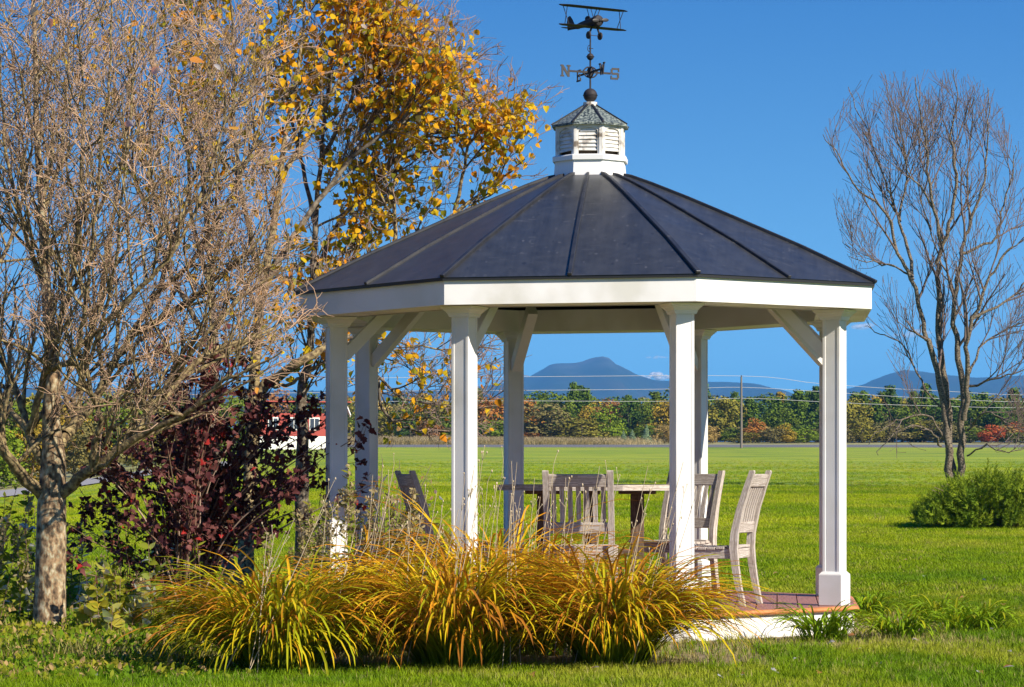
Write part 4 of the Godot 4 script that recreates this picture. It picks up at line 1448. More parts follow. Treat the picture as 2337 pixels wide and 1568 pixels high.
func yellow_tree() -> void:
	var D := 25.0
	var sprays := []
	for i in 6: sprays.append(spray_mesh(4, 0.28, 0.0034, 0.36, 1))
	var m: StandardMaterial3D = M.brown_twig.duplicate()
	m.vertex_color_use_as_albedo = true
	m.albedo_color = Color.WHITE
	var heart := quick_leaf(HEART, 0.35, 0.3, 5)
	var trees := [
		["linden_tree", "tall tree of dark stems with yellow and orange leaves behind the gazebo's left side", 572, 0.0, [
			[0.085, [[560, 1420], [566, 1180], [572, 1000], [578, 840], [590, 700], [620, 520], [650, 330], [680, 120], [700, -80]]],
			[0.070, [[540, 1420, 0.3], [500, 1150, 0.5], [488, 950, 0.6], [490, 800, 0.6], [480, 640, 0.7], [470, 450, 0.8], [450, 250, 0.9], [430, 40, 1.0]]],
			[0.058, [[572, 950], [600, 885], [624, 861, -0.1], [669, 831, -0.2], [715, 811, -0.2], [747, 788, -0.1], [790, 760, 0.2], [840, 720, 0.6], [900, 640, 0.8], [960, 545, 0.9], [1040, 480, 0.9], [1100, 435, 0.9], [1150, 395, 0.8], [1195, 360, 0.7]]],
			[0.032, [[600, 640], [560, 480, -0.4], [540, 300, -0.6], [530, 100, -0.8], [520, -80, -0.9]]],
			[0.030, [[640, 420], [720, 280, 0.3], [790, 150, 0.4], [830, 60, 0.4], [850, -60, 0.4]]],
			[0.034, [[600, 650], [700, 500, 0.3], [790, 380, 0.4], [880, 230, 0.5], [950, 150, 0.5], [1010, 110, 0.5]]],
			[0.026, [[880, 665, 0.7], [908, 560, 0.8], [900, 430, 0.9], [915, 320, 0.9], [940, 220, 0.9], [950, 170, 0.9]]],
			[0.022, [[752, 786, -0.1], [800, 772], [840, 800, 0.1], [861, 858, 0.2], [920, 906, 0.2], [1000, 930, 0.2], [1060, 938, 0.2], [1130, 925, 0.2]]],
			[0.022, [[605, 885], [631, 880, 0.2], [660, 873, 0.3], [700, 850, 0.4], [750, 812, 0.4], [800, 790, 0.5], [870, 770, 0.5], [960, 790, 0.5], [1050, 800, 0.5], [1140, 790, 0.5]]],
			[0.030, [[490, 790, 0.6], [400, 640, 0.6], [330, 460, 0.5], [280, 280, 0.5], [240, 100, 0.5]]],
			[0.026, [[486, 690, 0.7], [440, 500, 1.0], [420, 300, 1.2], [380, 100, 1.3], [360, -60, 1.4]]],
			[0.024, [[790, 380, 0.4], [850, 320, 0.3], [950, 260, 0.3], [1020, 210, 0.3], [1060, 180, 0.3]]],
			[0.020, [[1040, 480, 0.9], [1060, 400, 0.8], [1080, 320, 0.7], [1130, 280, 0.7], [1190, 265, 0.7]]],
			[0.016, [[861, 858, 0.2], [880, 940, 0.3], [930, 980, 0.3], [1000, 990, 0.3], [1060, 965, 0.3]]],
		]],
		["linden_tree", "pale straight-stemmed yellow-leaved tree close behind the gazebo's leftmost post", 690, 0.8, [
			[0.075, [[690, 1400], [690, 1150], [688, 1000], [694, 900], [700, 820], [708, 700], [720, 520], [740, 330], [760, 150], [780, -80]]],
			[0.030, [[712, 640], [770, 520, 0.2], [850, 420, 0.2], [950, 330, 0.2], [1030, 300, 0.2], [1110, 285, 0.2], [1180, 290, 0.2]]],
			[0.026, [[703, 760], [760, 660, 0.2], [800, 560, 0.4], [850, 480, 0.4], [900, 440, 0.4]]],
			[0.024, [[722, 520], [690, 380, 0.5], [660, 240, 0.6], [640, 80, 0.6], [630, -60, 0.6]]],
			[0.024, [[735, 380], [790, 250, -0.3], [830, 150, -0.4], [870, 60, -0.4]]],
		]],
	]
	for T in trees:
		var dep: float = D + T[3]
		var base := spot(T[2], 1000, dep)
		base.y = ground_y(base.x, dep) - 0.02
		var t := thing(T[0], T[1], "tree", base, "")
		var S := {"base": base, "keep": func(p): return in_outline(p, YELLOW_OUTLINE), "n": [12, 7], "len": [0.80, 0.42], "from": [0.28, 0.12], "r": [0.013, 0.0065], "seg": [6, 4], "a0": 25.0, "a1": 62.0, "up": 0.18, "bias": Vector3(0.05, 0, 0), "up2": 0.03, "wig": 0.20, "rmin": 0.0026, "tips": []}
		var twigs := MB.new()
		var i := 0
		for l in T[4]:
			var p := traced(l[1], dep, 4, 0.02)
			for k in p.size(): p[k] += -base + (rvec() * 0.012 if k > 0 else Vector3.ZERO)
			if i < 1 or l[1][0][1] > 1390: p[0].y = minf(p[0].y, 0.0)
			var b := MB.new()
			b.tube(p, taper(p.size(), l[0], 0.006, 0.8), 12 if i < 2 else 8)
			part("trunk" if i < 1 else "limb", b, M.grey_bark if T[2] > 600 or i % 2 == 1 else M.limb_bark, t)
			sprout(twigs, p, l[0], 0.006, 0, S)
			i += 1
		part("branches", twigs, M.grey_bark, t).set_meta("kind", "stuff")
		tinted_tips(S.tips, sprays, m, t, "twigs", 1, 0.6, 1.2, Color(0.30, 0.21, 0.17))
		var list := []
		for q: PackedVector3Array in S.tips:
			for e in 14:
				var j := rng.randi_range(0, q.size() - 2)
				var p := q[j].lerp(q[j + 1], rng.randf())
				if rng.randf() > leafiness(p + base): continue
				p += rvec() * 0.16
				var hue := rng.randf() * 0.75 + 0.35 * noise.get_noise_3d(p.x * 1.2, p.y * 1.2, p.z)
				var c := Color(0.62, 0.46, 0.018).lerp(Color(0.78, 0.44, 0.016), clampf(hue * 2.2, 0, 1)).lerp(Color(0.74, 0.27, 0.018), clampf(hue * 2.4 - 0.9, 0, 1))
				if rng.randf() < 0.16: c = Color(0.28, 0.27, 0.02)
				var d := (Vector3.DOWN * 0.9 + rvec() * 0.85).normalized()
				list.append([aim(d, rf(0, TAU), rf(0.042, 0.074)), p, c])
		for e in 240:     # the ones that show largest first
			if list.size() > e + 1:
				var j := rng.randi_range(e, list.size() - 1)
				var tmp = list[e]; list[e] = list[j]; list[j] = tmp
		many("leaf", heart, M.leaf, list, t, 240)

func right_tree() -> void:
	var D := 80.0
	var base := spot(2178, 1110, D)
	base.y = ground_y(base.x, D) - 0.05
	var t := thing("bare_tree", "tall leafless tree of three grey stems standing in the field at the right", "tree", base)
	var S := {"base": base, "keep": func(p): return in_outline(p, FIELD_OUTLINE), "n": [8, 6, 4], "len": [2.1, 1.2, 0.65], "from": [0.22, 0.15, 0.1], "r": [0.045, 0.02, 0.012], "seg": [5, 4, 3], "a0": 22.0, "a1": 52.0, "up": 0.22, "bias": Vector3.ZERO, "up2": 0.12, "wig": 0.17, "rmin": 0.0070, "tips": []}
	var stems := [
		[0.17, [[2168, 1125], [2160, 1000], [2148, 900], [2125, 800], [2110, 757], [2081, 634], [2048, 580], [2024, 485], [1962, 436], [1916, 361], [1879, 308]]],
		[0.17, [[2176, 1125], [2168, 1000, 0.5], [2158, 880, 0.5], [2143, 749, 0.5], [2141, 630, 0.5], [2143, 588, 0.5], [2166, 514, 0.5], [2180, 419, 0.5], [2174, 345, 0.5], [2170, 300, 0.5], [2184, 238, 0.5], [2176, 160, 0.5]]],
		[0.17, [[2190, 1125], [2194, 1000], [2198, 900], [2185, 800], [2178, 740], [2182, 660], [2193, 568], [2213, 510], [2242, 436], [2250, 370], [2255, 279], [2259, 197]]],
		[0.13, [[2198, 960, -0.3], [2212, 860, -0.6], [2207, 770, -0.8], [2238, 683, -1.0], [2267, 617, -1.0], [2304, 572, -1.0], [2345, 540, -1.0]]],
		[0.08, [[2081, 630], [2069, 559, 0.4], [2053, 506, 0.6], [2032, 456, 0.6], [2024, 419, 0.6], [1999, 345, 0.6], [1962, 258, 0.6], [1933, 197, 0.6]]],
		[0.06, [[2053, 506, 0.6], [2063, 444, 1.0], [2067, 378, 1.2], [2040, 290, 1.3], [2015, 170, 1.3]]],
		[0.08, [[2145, 560, 0.5], [2131, 477, 0.2], [2116, 361, 0.0], [2110, 312, 0.0], [2090, 217, 0.0], [2090, 172, 0.0]]],
		[0.05, [[2131, 477, 0.2], [2098, 427, 0.0], [2069, 386, -0.2], [2048, 238, -0.3]]],
		[0.07, [[2192, 580], [2263, 551, 0.5], [2288, 485, 0.7], [2310, 400, 0.8], [2318, 330, 0.8]]],
		[0.07, [[2212, 735, -0.8], [2300, 691, -0.5], [2345, 640, -0.3], [2380, 560, -0.3]]],
		[0.06, [[2206, 880, -0.3], [2260, 870, -0.6], [2310, 850, -0.8], [2370, 830, -0.8]]],
		[0.06, [[2213, 850], [2250, 780, 0.6], [2320, 740, 0.8], [2390, 720, 0.8]]],
		[0.05, [[2150, 930], [2100, 870, 0.5], [2060, 790, 0.8], [2010, 760, 0.8], [1975, 745, 0.8]]],
		[0.05, [[2085, 640], [2040, 610, 0.3], [1990, 600, 0.3], [1940, 590, 0.3]]],
		[0.05, [[2152, 1000], [2110, 945, -0.4], [2060, 955, -0.7], [2010, 980, -0.9], [1980, 1015, -1.0]]],
		[0.05, [[2150, 1020], [2120, 985, -0.5], [2070, 975, -0.9], [2020, 1010, -1.1], [2000, 1040, -1.1]]],
		[0.05, [[2205, 985], [2250, 940, -0.6], [2290, 960, -0.9], [2330, 1010, -1.1]]],
		[0.04, [[2207, 1040], [2250, 1020, -0.4], [2300, 1030, -0.6], [2340, 1000, -0.6]]],
		[0.05, [[2180, 670], [2150, 600, 1.2], [2120, 520, 1.6], [2100, 440, 1.8], [2120, 330, 1.8]]],
		[0.05, [[2215, 505], [2205, 420, 0.9], [2215, 330, 1.2], [2225, 220, 1.3]]],
	]
	var twigs := MB.new()
	var i := 0
	for l in stems:
		var p := traced(l[1], D, 4, 0.03)
		for k in p.size(): p[k] += -base + (rvec() * 0.05 if k > 0 else Vector3.ZERO)
		var b := MB.new()
		b.tube(p, taper(p.size(), l[0] * 0.70, 0.010, 0.85), 8)
		part("trunk" if i < 3 else "limb", b, M.grey_bark, t)
		sprout(twigs, p, l[0] * 0.7, 0.012, 0, S)
		i += 1
	part("branches", twigs, M.grey_twig, t).set_meta("kind", "stuff")

# ------------------------------------------------------------------ the wood beyond the road
func crown(kind: int) -> ArrayMesh:   # 1 high, about 1 wide, from leaf clumps of many small faces
	var b := MB.new()
	var put_leaf := func(p: Vector3, nn: Vector3, s: float, g: float) -> void:
		var x := nn.cross(rvec()).normalized()
		var y := nn.cross(x)
		b.col = Color(g, g, g)
		b.quad(p - x * s - y * s * 0.6, p + x * s * 0.8 - y * s, p + x * s + y * s * 0.7, p - x * s * 0.7 + y * s)
	if kind <= 2:       # broad crowns of several lobes
		var lobes := []
		for i in 14:
			var a := rf(0, TAU)
			var y := rf(0.16, 0.80)
			var r: float = [0.30, 0.34, 0.24][kind] * sqrt(clampf(1.0 - pow((y - 0.42) / 0.56, 2), 0.05, 1.0)) * rf(0.6, 1.05)
			lobes.append([Vector3(cos(a) * r, y, sin(a) * r), rf(0.12, 0.20)])
		lobes.append([Vector3(0, 0.5, 0), 0.26])
		lobes.append([Vector3(0, 0.8, 0), 0.18])
		for l in lobes:
			var g0 := rf(0.75, 1.2)
			for i in int(900.0 * l[1]):
				var o := rvec().normalized()
				var p: Vector3 = l[0] + o * l[1] * rf(0.72, 1.08) * Vector3(1, 0.85, 1)
				if p.y < 0.02: continue
				put_leaf.call(p, (o + rvec() * 0.7).normalized(), rf(0.010, 0.024), g0 * rf(0.7, 1.3))
	elif kind <= 4:     # white pines: tufted tiers
		var tiers := 11
		for i in tiers:
			var t := i / float(tiers - 1)
			var y := lerpf(0.18, 0.97, t)
			var reach := lerpf(0.36, 0.05, pow(t, 1.3)) * rf(0.75, 1.1)
			for k in rng.randi_range(5, 7):
				var a := rf(0, TAU)
				var g0 := rf(0.7, 1.2)
				var rr := reach * rf(0.55, 1.1)
				for j in 4:
					var c := Vector3(cos(a) * rr * (0.35 + 0.22 * j), y + 0.018 * j + rf(-0.01, 0.01), sin(a) * rr * (0.35 + 0.22 * j))
					for q in 9:
						var o := rvec().normalized()
						put_leaf.call(c + o * Vector3(0.065, 0.034, 0.065) * rf(0.5, 1.2), (o + Vector3.UP * 0.5 + rvec() * 0.5).normalized(), rf(0.010, 0.021), g0 * rf(0.7, 1.3))
	else:               # young spruce: a cone of drooping boughs
		for i in 900:
			var t := pow(rng.randf(), 0.7)
			var y := 1.0 - t * 0.97
			var a := rf(0, TAU)
			var r := 0.30 * t * (0.75 + 0.25 * sin(y * 60.0)) * rf(0.75, 1.05) + 0.01
			var o := Vector3(cos(a), 0.35, sin(a)).normalized()
			put_leaf.call(Vector3(cos(a) * r, y, sin(a) * r), (o + rvec() * 0.5).normalized(), rf(0.014, 0.03), rf(0.7, 1.25))
	return b.done()

var ranked := {}

func rank(o: Node, px: float) -> void:
	var k: String = o.get_meta("label")
	if not ranked.has(k): ranked[k] = []
	ranked[k].append([px, o])

func settle_ranks() -> void:   # like things with the same words are told apart by their order from the left
	var nth := ["leftmost", "second from the left", "third from the left", "fourth from the left", "fifth from the left", "sixth from the left", "seventh from the left", "eighth from the left", "ninth from the left", "tenth from the left", "eleventh from the left", "twelfth from the left", "thirteenth from the left", "fourteenth from the left", "fifteenth from the left", "sixteenth from the left", "seventeenth from the left", "eighteenth from the left"]
	for k: String in ranked:
		var l: Array = ranked[k]
		if l.size() < 2: continue
		l.sort_custom(func(a, b): return a[0] < b[0])
		for i in l.size(): (l[i][1] as Node).set_meta("label", k + ", " + ("rightmost" if i == l.size() - 1 else nth[i]))
	ranked.clear()

func forest() -> void:
	var protos := []
	for k in 6:
		protos.append(crown(k))
	var trunk_mesh := MB.new()
	trunk_mesh.tube(PackedVector3Array([Vector3(0, -0.05, 0), Vector3(0.005, 0.3, 0), Vector3(-0.005, 0.7, 0)]), PackedFloat32Array([0.022, 0.016, 0.006]), 6)
	var trunk := trunk_mesh.done()
	var hues := {"green": Color(0.128, 0.181, 0.018), "bright": Color(0.195, 0.275, 0.018), "dark": Color(0.068, 0.123, 0.018), "olive": Color(0.232, 0.210, 0.031), "grey": Color(0.225, 0.196, 0.066), "yellow": Color(0.36, 0.25, 0.030), "orange": Color(0.40, 0.17, 0.035), "red": Color(0.48, 0.11, 0.035), "rust": Color(0.28, 0.13, 0.045), "pine": Color(0.112, 0.181, 0.020), "blue": Color(0.180, 0.261, 0.143), "tan": Color(0.450, 0.319, 0.099)}
	var words := {"green": "round mid-green tree", "bright": "bright green bushy tree", "dark": "dark green tree", "olive": "olive-green tree", "grey": "dull grey-green spreading tree", "yellow": "golden yellow tree", "orange": "orange autumn tree", "red": "red maple", "rust": "rust-brown tree", "pine": "tall tufted pine", "blue": "small blue-grey spruce", "tan": "tan dry bush"}
	for k in hues:
		var m := foliage("far_" + k, 0.3, 0.85)
		m.albedo_color = lin(hues[k].r, hues[k].g, hues[k].b)
	# [px, top, width, kind, hue, depth]
	var W := [
		[1205, 905, 60, 1, "orange", 352], [1255, 886, 84, 0, "green", 356], [1309, 879, 50, 3, "pine", 372], [1338, 892, 60, 4, "pine", 372], [1258, 915, 100, 1, "grey", 336], [1328, 950, 86, 1, "olive", 332], [1343, 918, 48, 2, "yellow", 350],
		[1390, 903, 50, 0, "rust", 385], [1388, 922, 62, 2, "bright", 338], [1433, 898, 56, 0, "dark", 350], [1468, 901, 42, 2, "green", 356], [1512, 908, 70, 1, "yellow", 346], [1423, 983, 24, 5, "blue", 327], [1443, 981, 26, 5, "blue", 328], [1475, 969, 30, 5, "blue", 328], [1515, 968, 44, 1, "tan", 330],
		[1123, 898, 70, 1, "orange", 350], [1130, 955, 76, 0, "bright", 338], [1170, 930, 60, 1, "yellow", 345], [1195, 985, 60, 1, "orange", 334], [1075, 915, 60, 0, "olive", 350], [1040, 925, 60, 1, "dark", 345], [980, 902, 76, 0, "olive", 352], [935, 930, 60, 1, "dark", 344], [967, 954, 44, 2, "rust", 340], [990, 965, 40, 1, "orange", 338], [905, 915, 60, 0, "grey", 352], [880, 935, 70, 1, "olive", 346], [1015, 945, 60, 1, "green", 341], [860, 905, 60, 2, "tan", 356],
		[1635, 894, 76, 0, "olive", 344], [1664, 902, 66, 1, "green", 352], [1676, 900, 50, 3, "pine", 372], [1713, 911, 62, 4, "pine", 348], [1720, 950, 40, 2, "orange", 336], [1771, 913, 70, 3, "pine", 352], [1790, 925, 60, 0, "green", 342], [1823, 895, 70, 3, "pine", 356], [1862, 888, 60, 4, "dark", 362], [1896, 900, 60, 3, "pine", 358], [1794, 963, 36, 2, "yellow", 331], [1760, 975, 44, 1, "grey", 331], [1836, 976, 66, 1, "bright", 333], [1612, 968, 44, 1, "tan", 330], [1700, 985, 50, 1, "olive", 331], [1590, 905, 60, 0, "green", 352], [1555, 900, 60, 3, "pine", 362],
		[1950, 902, 66, 0, "olive", 348], [1972, 898, 60, 3, "pine", 362], [2000, 915, 60, 4, "pine", 350], [2032, 886, 68, 3, "dark", 360], [2060, 925, 60, 0, "green", 345], [2085, 899, 56, 4, "pine", 356], [2112, 882, 64, 3, "pine", 364], [2150, 905, 70, 0, "dark", 350], [2180, 915, 66, 3, "pine", 356], [2215, 900, 62, 0, "green", 352], [2245, 901, 68, 3, "pine", 356], [2285, 908, 64, 0, "dark", 348], [2314, 891, 66, 3, "pine", 360], [2350, 900, 70, 0, "green", 354], [2263, 966, 46, 2, "red", 331], [2316, 960, 44, 2, "red", 338], [2318, 985, 60, 1, "green", 332], [1967, 950, 60, 1, "olive", 334], [1925, 965, 50, 1, "grey", 333], [2030, 960, 70, 1, "grey", 336], [2100, 955, 76, 1, "olive", 337], [2170, 960, 70, 1, "grey", 335], [2215, 975, 50, 1, "green", 334],
		[2400, 895, 70, 3, "pine", 358], [2450, 905, 70, 0, "olive", 350], [2510, 890, 70, 3, "pine", 360], [2570, 900, 80, 0, "green", 352], [2640, 890, 80, 4, "pine", 360], [2710, 900, 80, 0, "orange", 352],
		[830, 920, 60, 0, "green", 352], [800, 900, 60, 0, "olive", 380], [760, 890, 66, 1, "tan", 390], [700, 885, 70, 0, "green", 400], [640, 880, 70, 0, "rust", 400], [590, 890, 70, 1, "olive", 390],
		[520, 890, 90, 0, "green", 210], [450, 905, 90, 1, "olive", 200], [380, 880, 110, 0, "green", 190], [310, 870, 120, 1, "grey", 180], [240, 885, 130, 0, "green", 165], [170, 905, 110, 1, "yellow", 158], [95, 880, 130, 0, "olive", 160], [20, 895, 140, 1, "green", 152], [-70, 880, 150, 0, "green", 158], [-160, 890, 150, 1, "yellow", 150], [60, 950, 90, 1, "yellow", 140], [215, 955, 80, 1, "grey", 145], [-20, 960, 100, 1, "bright", 138], [330, 960, 90, 1, "olive", 160], [410, 950, 80, 0, "rust", 185], [480, 960, 70, 1, "green", 195],
	]
	for i in 64:      # a second row closes the wood behind
		W.append([850 + i * 29 + rf(-9, 9), 903 + noise.get_noise_1d(i * 0.47) * 34 + rf(-9, 9), rf(50, 92), [0, 1, 3, 0, 4, 1][i % 6], ["olive", "green", "pine", "dark", "pine", "green", "yellow"][(i * 5) % 7], 392.0 + (i % 3) * 6])
	for i in 46:      # brushy edge along the road
		W.append([1090 + i * 30 + rf(-10, 10), rf(958, 988), rf(40, 70), [1, 0, 1, 2][i % 4], ["olive", "green", "grey", "bright", "tan", "dark"][(i * 7) % 6], rf(337.0, 344.0)])
	var proto := {}
	for e in W:
		var where := onground(e[0], e[5])
		var h: float = EYE + (HY - e[1]) * e[5] / F - where.y
		var wide: float = e[2] * e[5] / F
		var where_words := ""
		if e[0] < 560: where_words = "beyond the left straw field"
		elif e[0] < 1150: where_words = "behind the gazebo's left posts"
		elif e[0] < 1530: where_words = "below the main peak"
		elif e[0] < 1900: where_words = "near the utility pole"
		else: where_words = "behind the leafless field tree"
		var kind: int = e[3]
		var o: Node3D
		if proto.has(kind):
			o = proto[kind].duplicate()
			add_child(o, true)
		else:
			o = thing("wood_tree", "", "tree", Vector3.ZERO)
			part("crown", protos[kind], M["far_" + e[4]], o)
			part("trunk", trunk, M.grey_bark, o)
			proto[kind] = o
		o.name = {0: "broadleaf_tree", 1: "spreading_tree", 2: "narrow_tree", 3: "pine_tree", 4: "pine_tree", 5: "spruce_tree"}[kind]
		(o.get_child(0) as MeshInstance3D).material_override = M["far_" + e[4]]
		o.transform = Transform3D(Basis(Vector3.UP, rf(0, TAU)).scaled(Vector3(wide * 2.0, h, wide * 2.0)), where)
		var near := "far " if e[5] > 389.0 else "low " if h < 3.2 and kind != 5 else ""
		o.set_meta("label", near + words[e[4]] + " standing " + where_words)
		o.set_meta("group", words[e[4]] + " " + where_words)
		rank(o, e[0])
	settle_ranks()

func house() -> void:
	var d := 285.0
	var at := onground(672, d)
	var h := thing("red_house", "red house with red roof and white windows far behind the purple shrub", "house", at)
	h.rotation_degrees.y = 24.0
	var b := MB.new()
	var L := 4.6
	var wy := 3.6
	var ry := 5.9
	# walls with gables; the ridge runs along x
	b.quad(Vector3(-L, 1.3, 2.6), Vector3(L, 1.3, 2.6), Vector3(L, wy, 2.6), Vector3(-L, wy, 2.6))
	b.quad(Vector3(L, -0.6, -2.6), Vector3(-L, -0.6, -2.6), Vector3(-L, wy, -2.6), Vector3(L, wy, -2.6))
	for s: float in [-1, 1]:
		var q := [Vector3(s * L, -0.6, 2.6), Vector3(s * L, -0.6, -2.6), Vector3(s * L, wy, -2.6), Vector3(s * L, wy, 2.6)]
		if s < 0: q.reverse()
		b.quad(q[0], q[1], q[2], q[3])
		var t := [Vector3(s * L, wy, 2.6), Vector3(s * L, wy, -2.6), Vector3(s * L, ry, 0)]
		if s < 0: t.reverse()
		b.tri(t[0], t[1], t[2])
	part("wall", b, M.red_wall, h)
	b = MB.new()
	b.box(Vector3(0, 0.35, 2.58), Vector3(L * 2, 1.9, 0.1))
	part("lower_wall", b, M.white_paint, h)
	for s: float in [-1, 1]:
		b = MB.new()
		var e := Vector3(0, -0.25, s * 2.95)
		b.bar(Vector3(0, (wy + ry) / 2 - 0.02, s * 1.42), Vector3(0, (wy + ry) / 2 + 0.08, s * 1.42), L * 2 + 0.7, 3.85, Vector3(0, 0.66, -s * 0.75))
		part("roof", b, M.red_roof, h)
	for s: float in [-1, 1]:
		b = MB.new()
		b.bar(Vector3(L + 0.36, wy - 0.25, s * 2.95), Vector3(L + 0.36, ry + 0.16, 0), 0.10, 0.30)
		part("rake_board", b, M.white_paint, h)
	for x: float in [-3.2, -1.0, 1.2, 3.3]:
		b = MB.new()
		b.box(Vector3(x, 2.55, 2.62), Vector3(1.1, 1.3, 0.08))
		var o := part("window", b, M.white_paint, h)
		b = MB.new()
		for sx: float in [-1, 1]: b.box(Vector3(x + sx * 0.25, 2.55, 2.665), Vector3(0.42, 1.05, 0.02))
		part("pane", b, M.window_glass, o)
	b = MB.new()
	b.box(Vector3(L + 0.03, 3.6, 0), Vector3(0.08, 1.3, 1.1))
	var o := part("window", b, M.white_paint, h)
	b = MB.new()
	b.box(Vector3(L + 0.075, 3.6, 0), Vector3(0.02, 1.05, 0.8))
	part("pane", b, M.window_glass, o)
	# a red shed and a dark one further left
	at = onground(428, 190)
	var s := thing("red_shed", "small red shed with a low roof at the edge of the straw field", "shed", at)
	b = MB.new()
	b.box(Vector3(0, 0.9, 0), Vector3(2.2, 2.0, 1.8))
	part("wall", b, M.red_wall, s)
	b = MB.new()
	for q: float in [-1, 1]:
		b.bar(Vector3(0, 2.15, q * 0.52), Vector3(0, 2.2, q * 0.52), 2.5, 1.3, Vector3(0, 0.55, -q * 0.83))
	part("roof", b, M.pole_wood, s)

func power_line() -> void:
	var d := 309.0
	var at := onground(1692, d)
	var p := thing("utility_pole", "tall wooden utility pole standing at the roadside", "pole", at)
	var b := MB.new()
	var top := EYE + (HY - 860) * d / F - at.y
	b.tube(PackedVector3Array([Vector3(0, -0.3, 0), Vector3(0, top, 0)]), PackedFloat32Array([0.15, 0.10]), 10, true)
	part("shaft", b, M.pole_wood, p)
	b = MB.new()
	b.lathe(Vector3(0, top, 0), [[0.04, 0.0], [0.06, 0.06], [0.05, 0.16], [0.0, 0.18]], 8)
	part("insulator", b, M.pewter, p)
	var wires := [[[-400, 885], [900, 862], [1190, 860], [1692, 858], [1876, 876], [2140, 892], [2500, 900], [3600, 860]],
		[[-400, 915], [900, 893], [1191, 891], [1525, 888], [1692, 884], [1876, 894], [2130, 909], [2500, 916], [3600, 880]],
		[[-400, 935], [900, 916], [1500, 916], [1692, 909], [1876, 917], [2080, 925], [2500, 930], [3600, 905]]]
	var words := ["topmost power line wire running past the head of the utility pole", "middle power line wire crossing in front of the mountains", "lowest power line wire crossing the treetops beyond the road"]
	for i in 3:
		b = MB.new()
		var pts := traced(wires[i], d, 5)
		b.tube(pts, taper(pts.size(), 0.022, 0.022), 4)
		var o := part("power_line", b, M.wire)
		tag(o, words[i], "wire", "power line wires along the road")

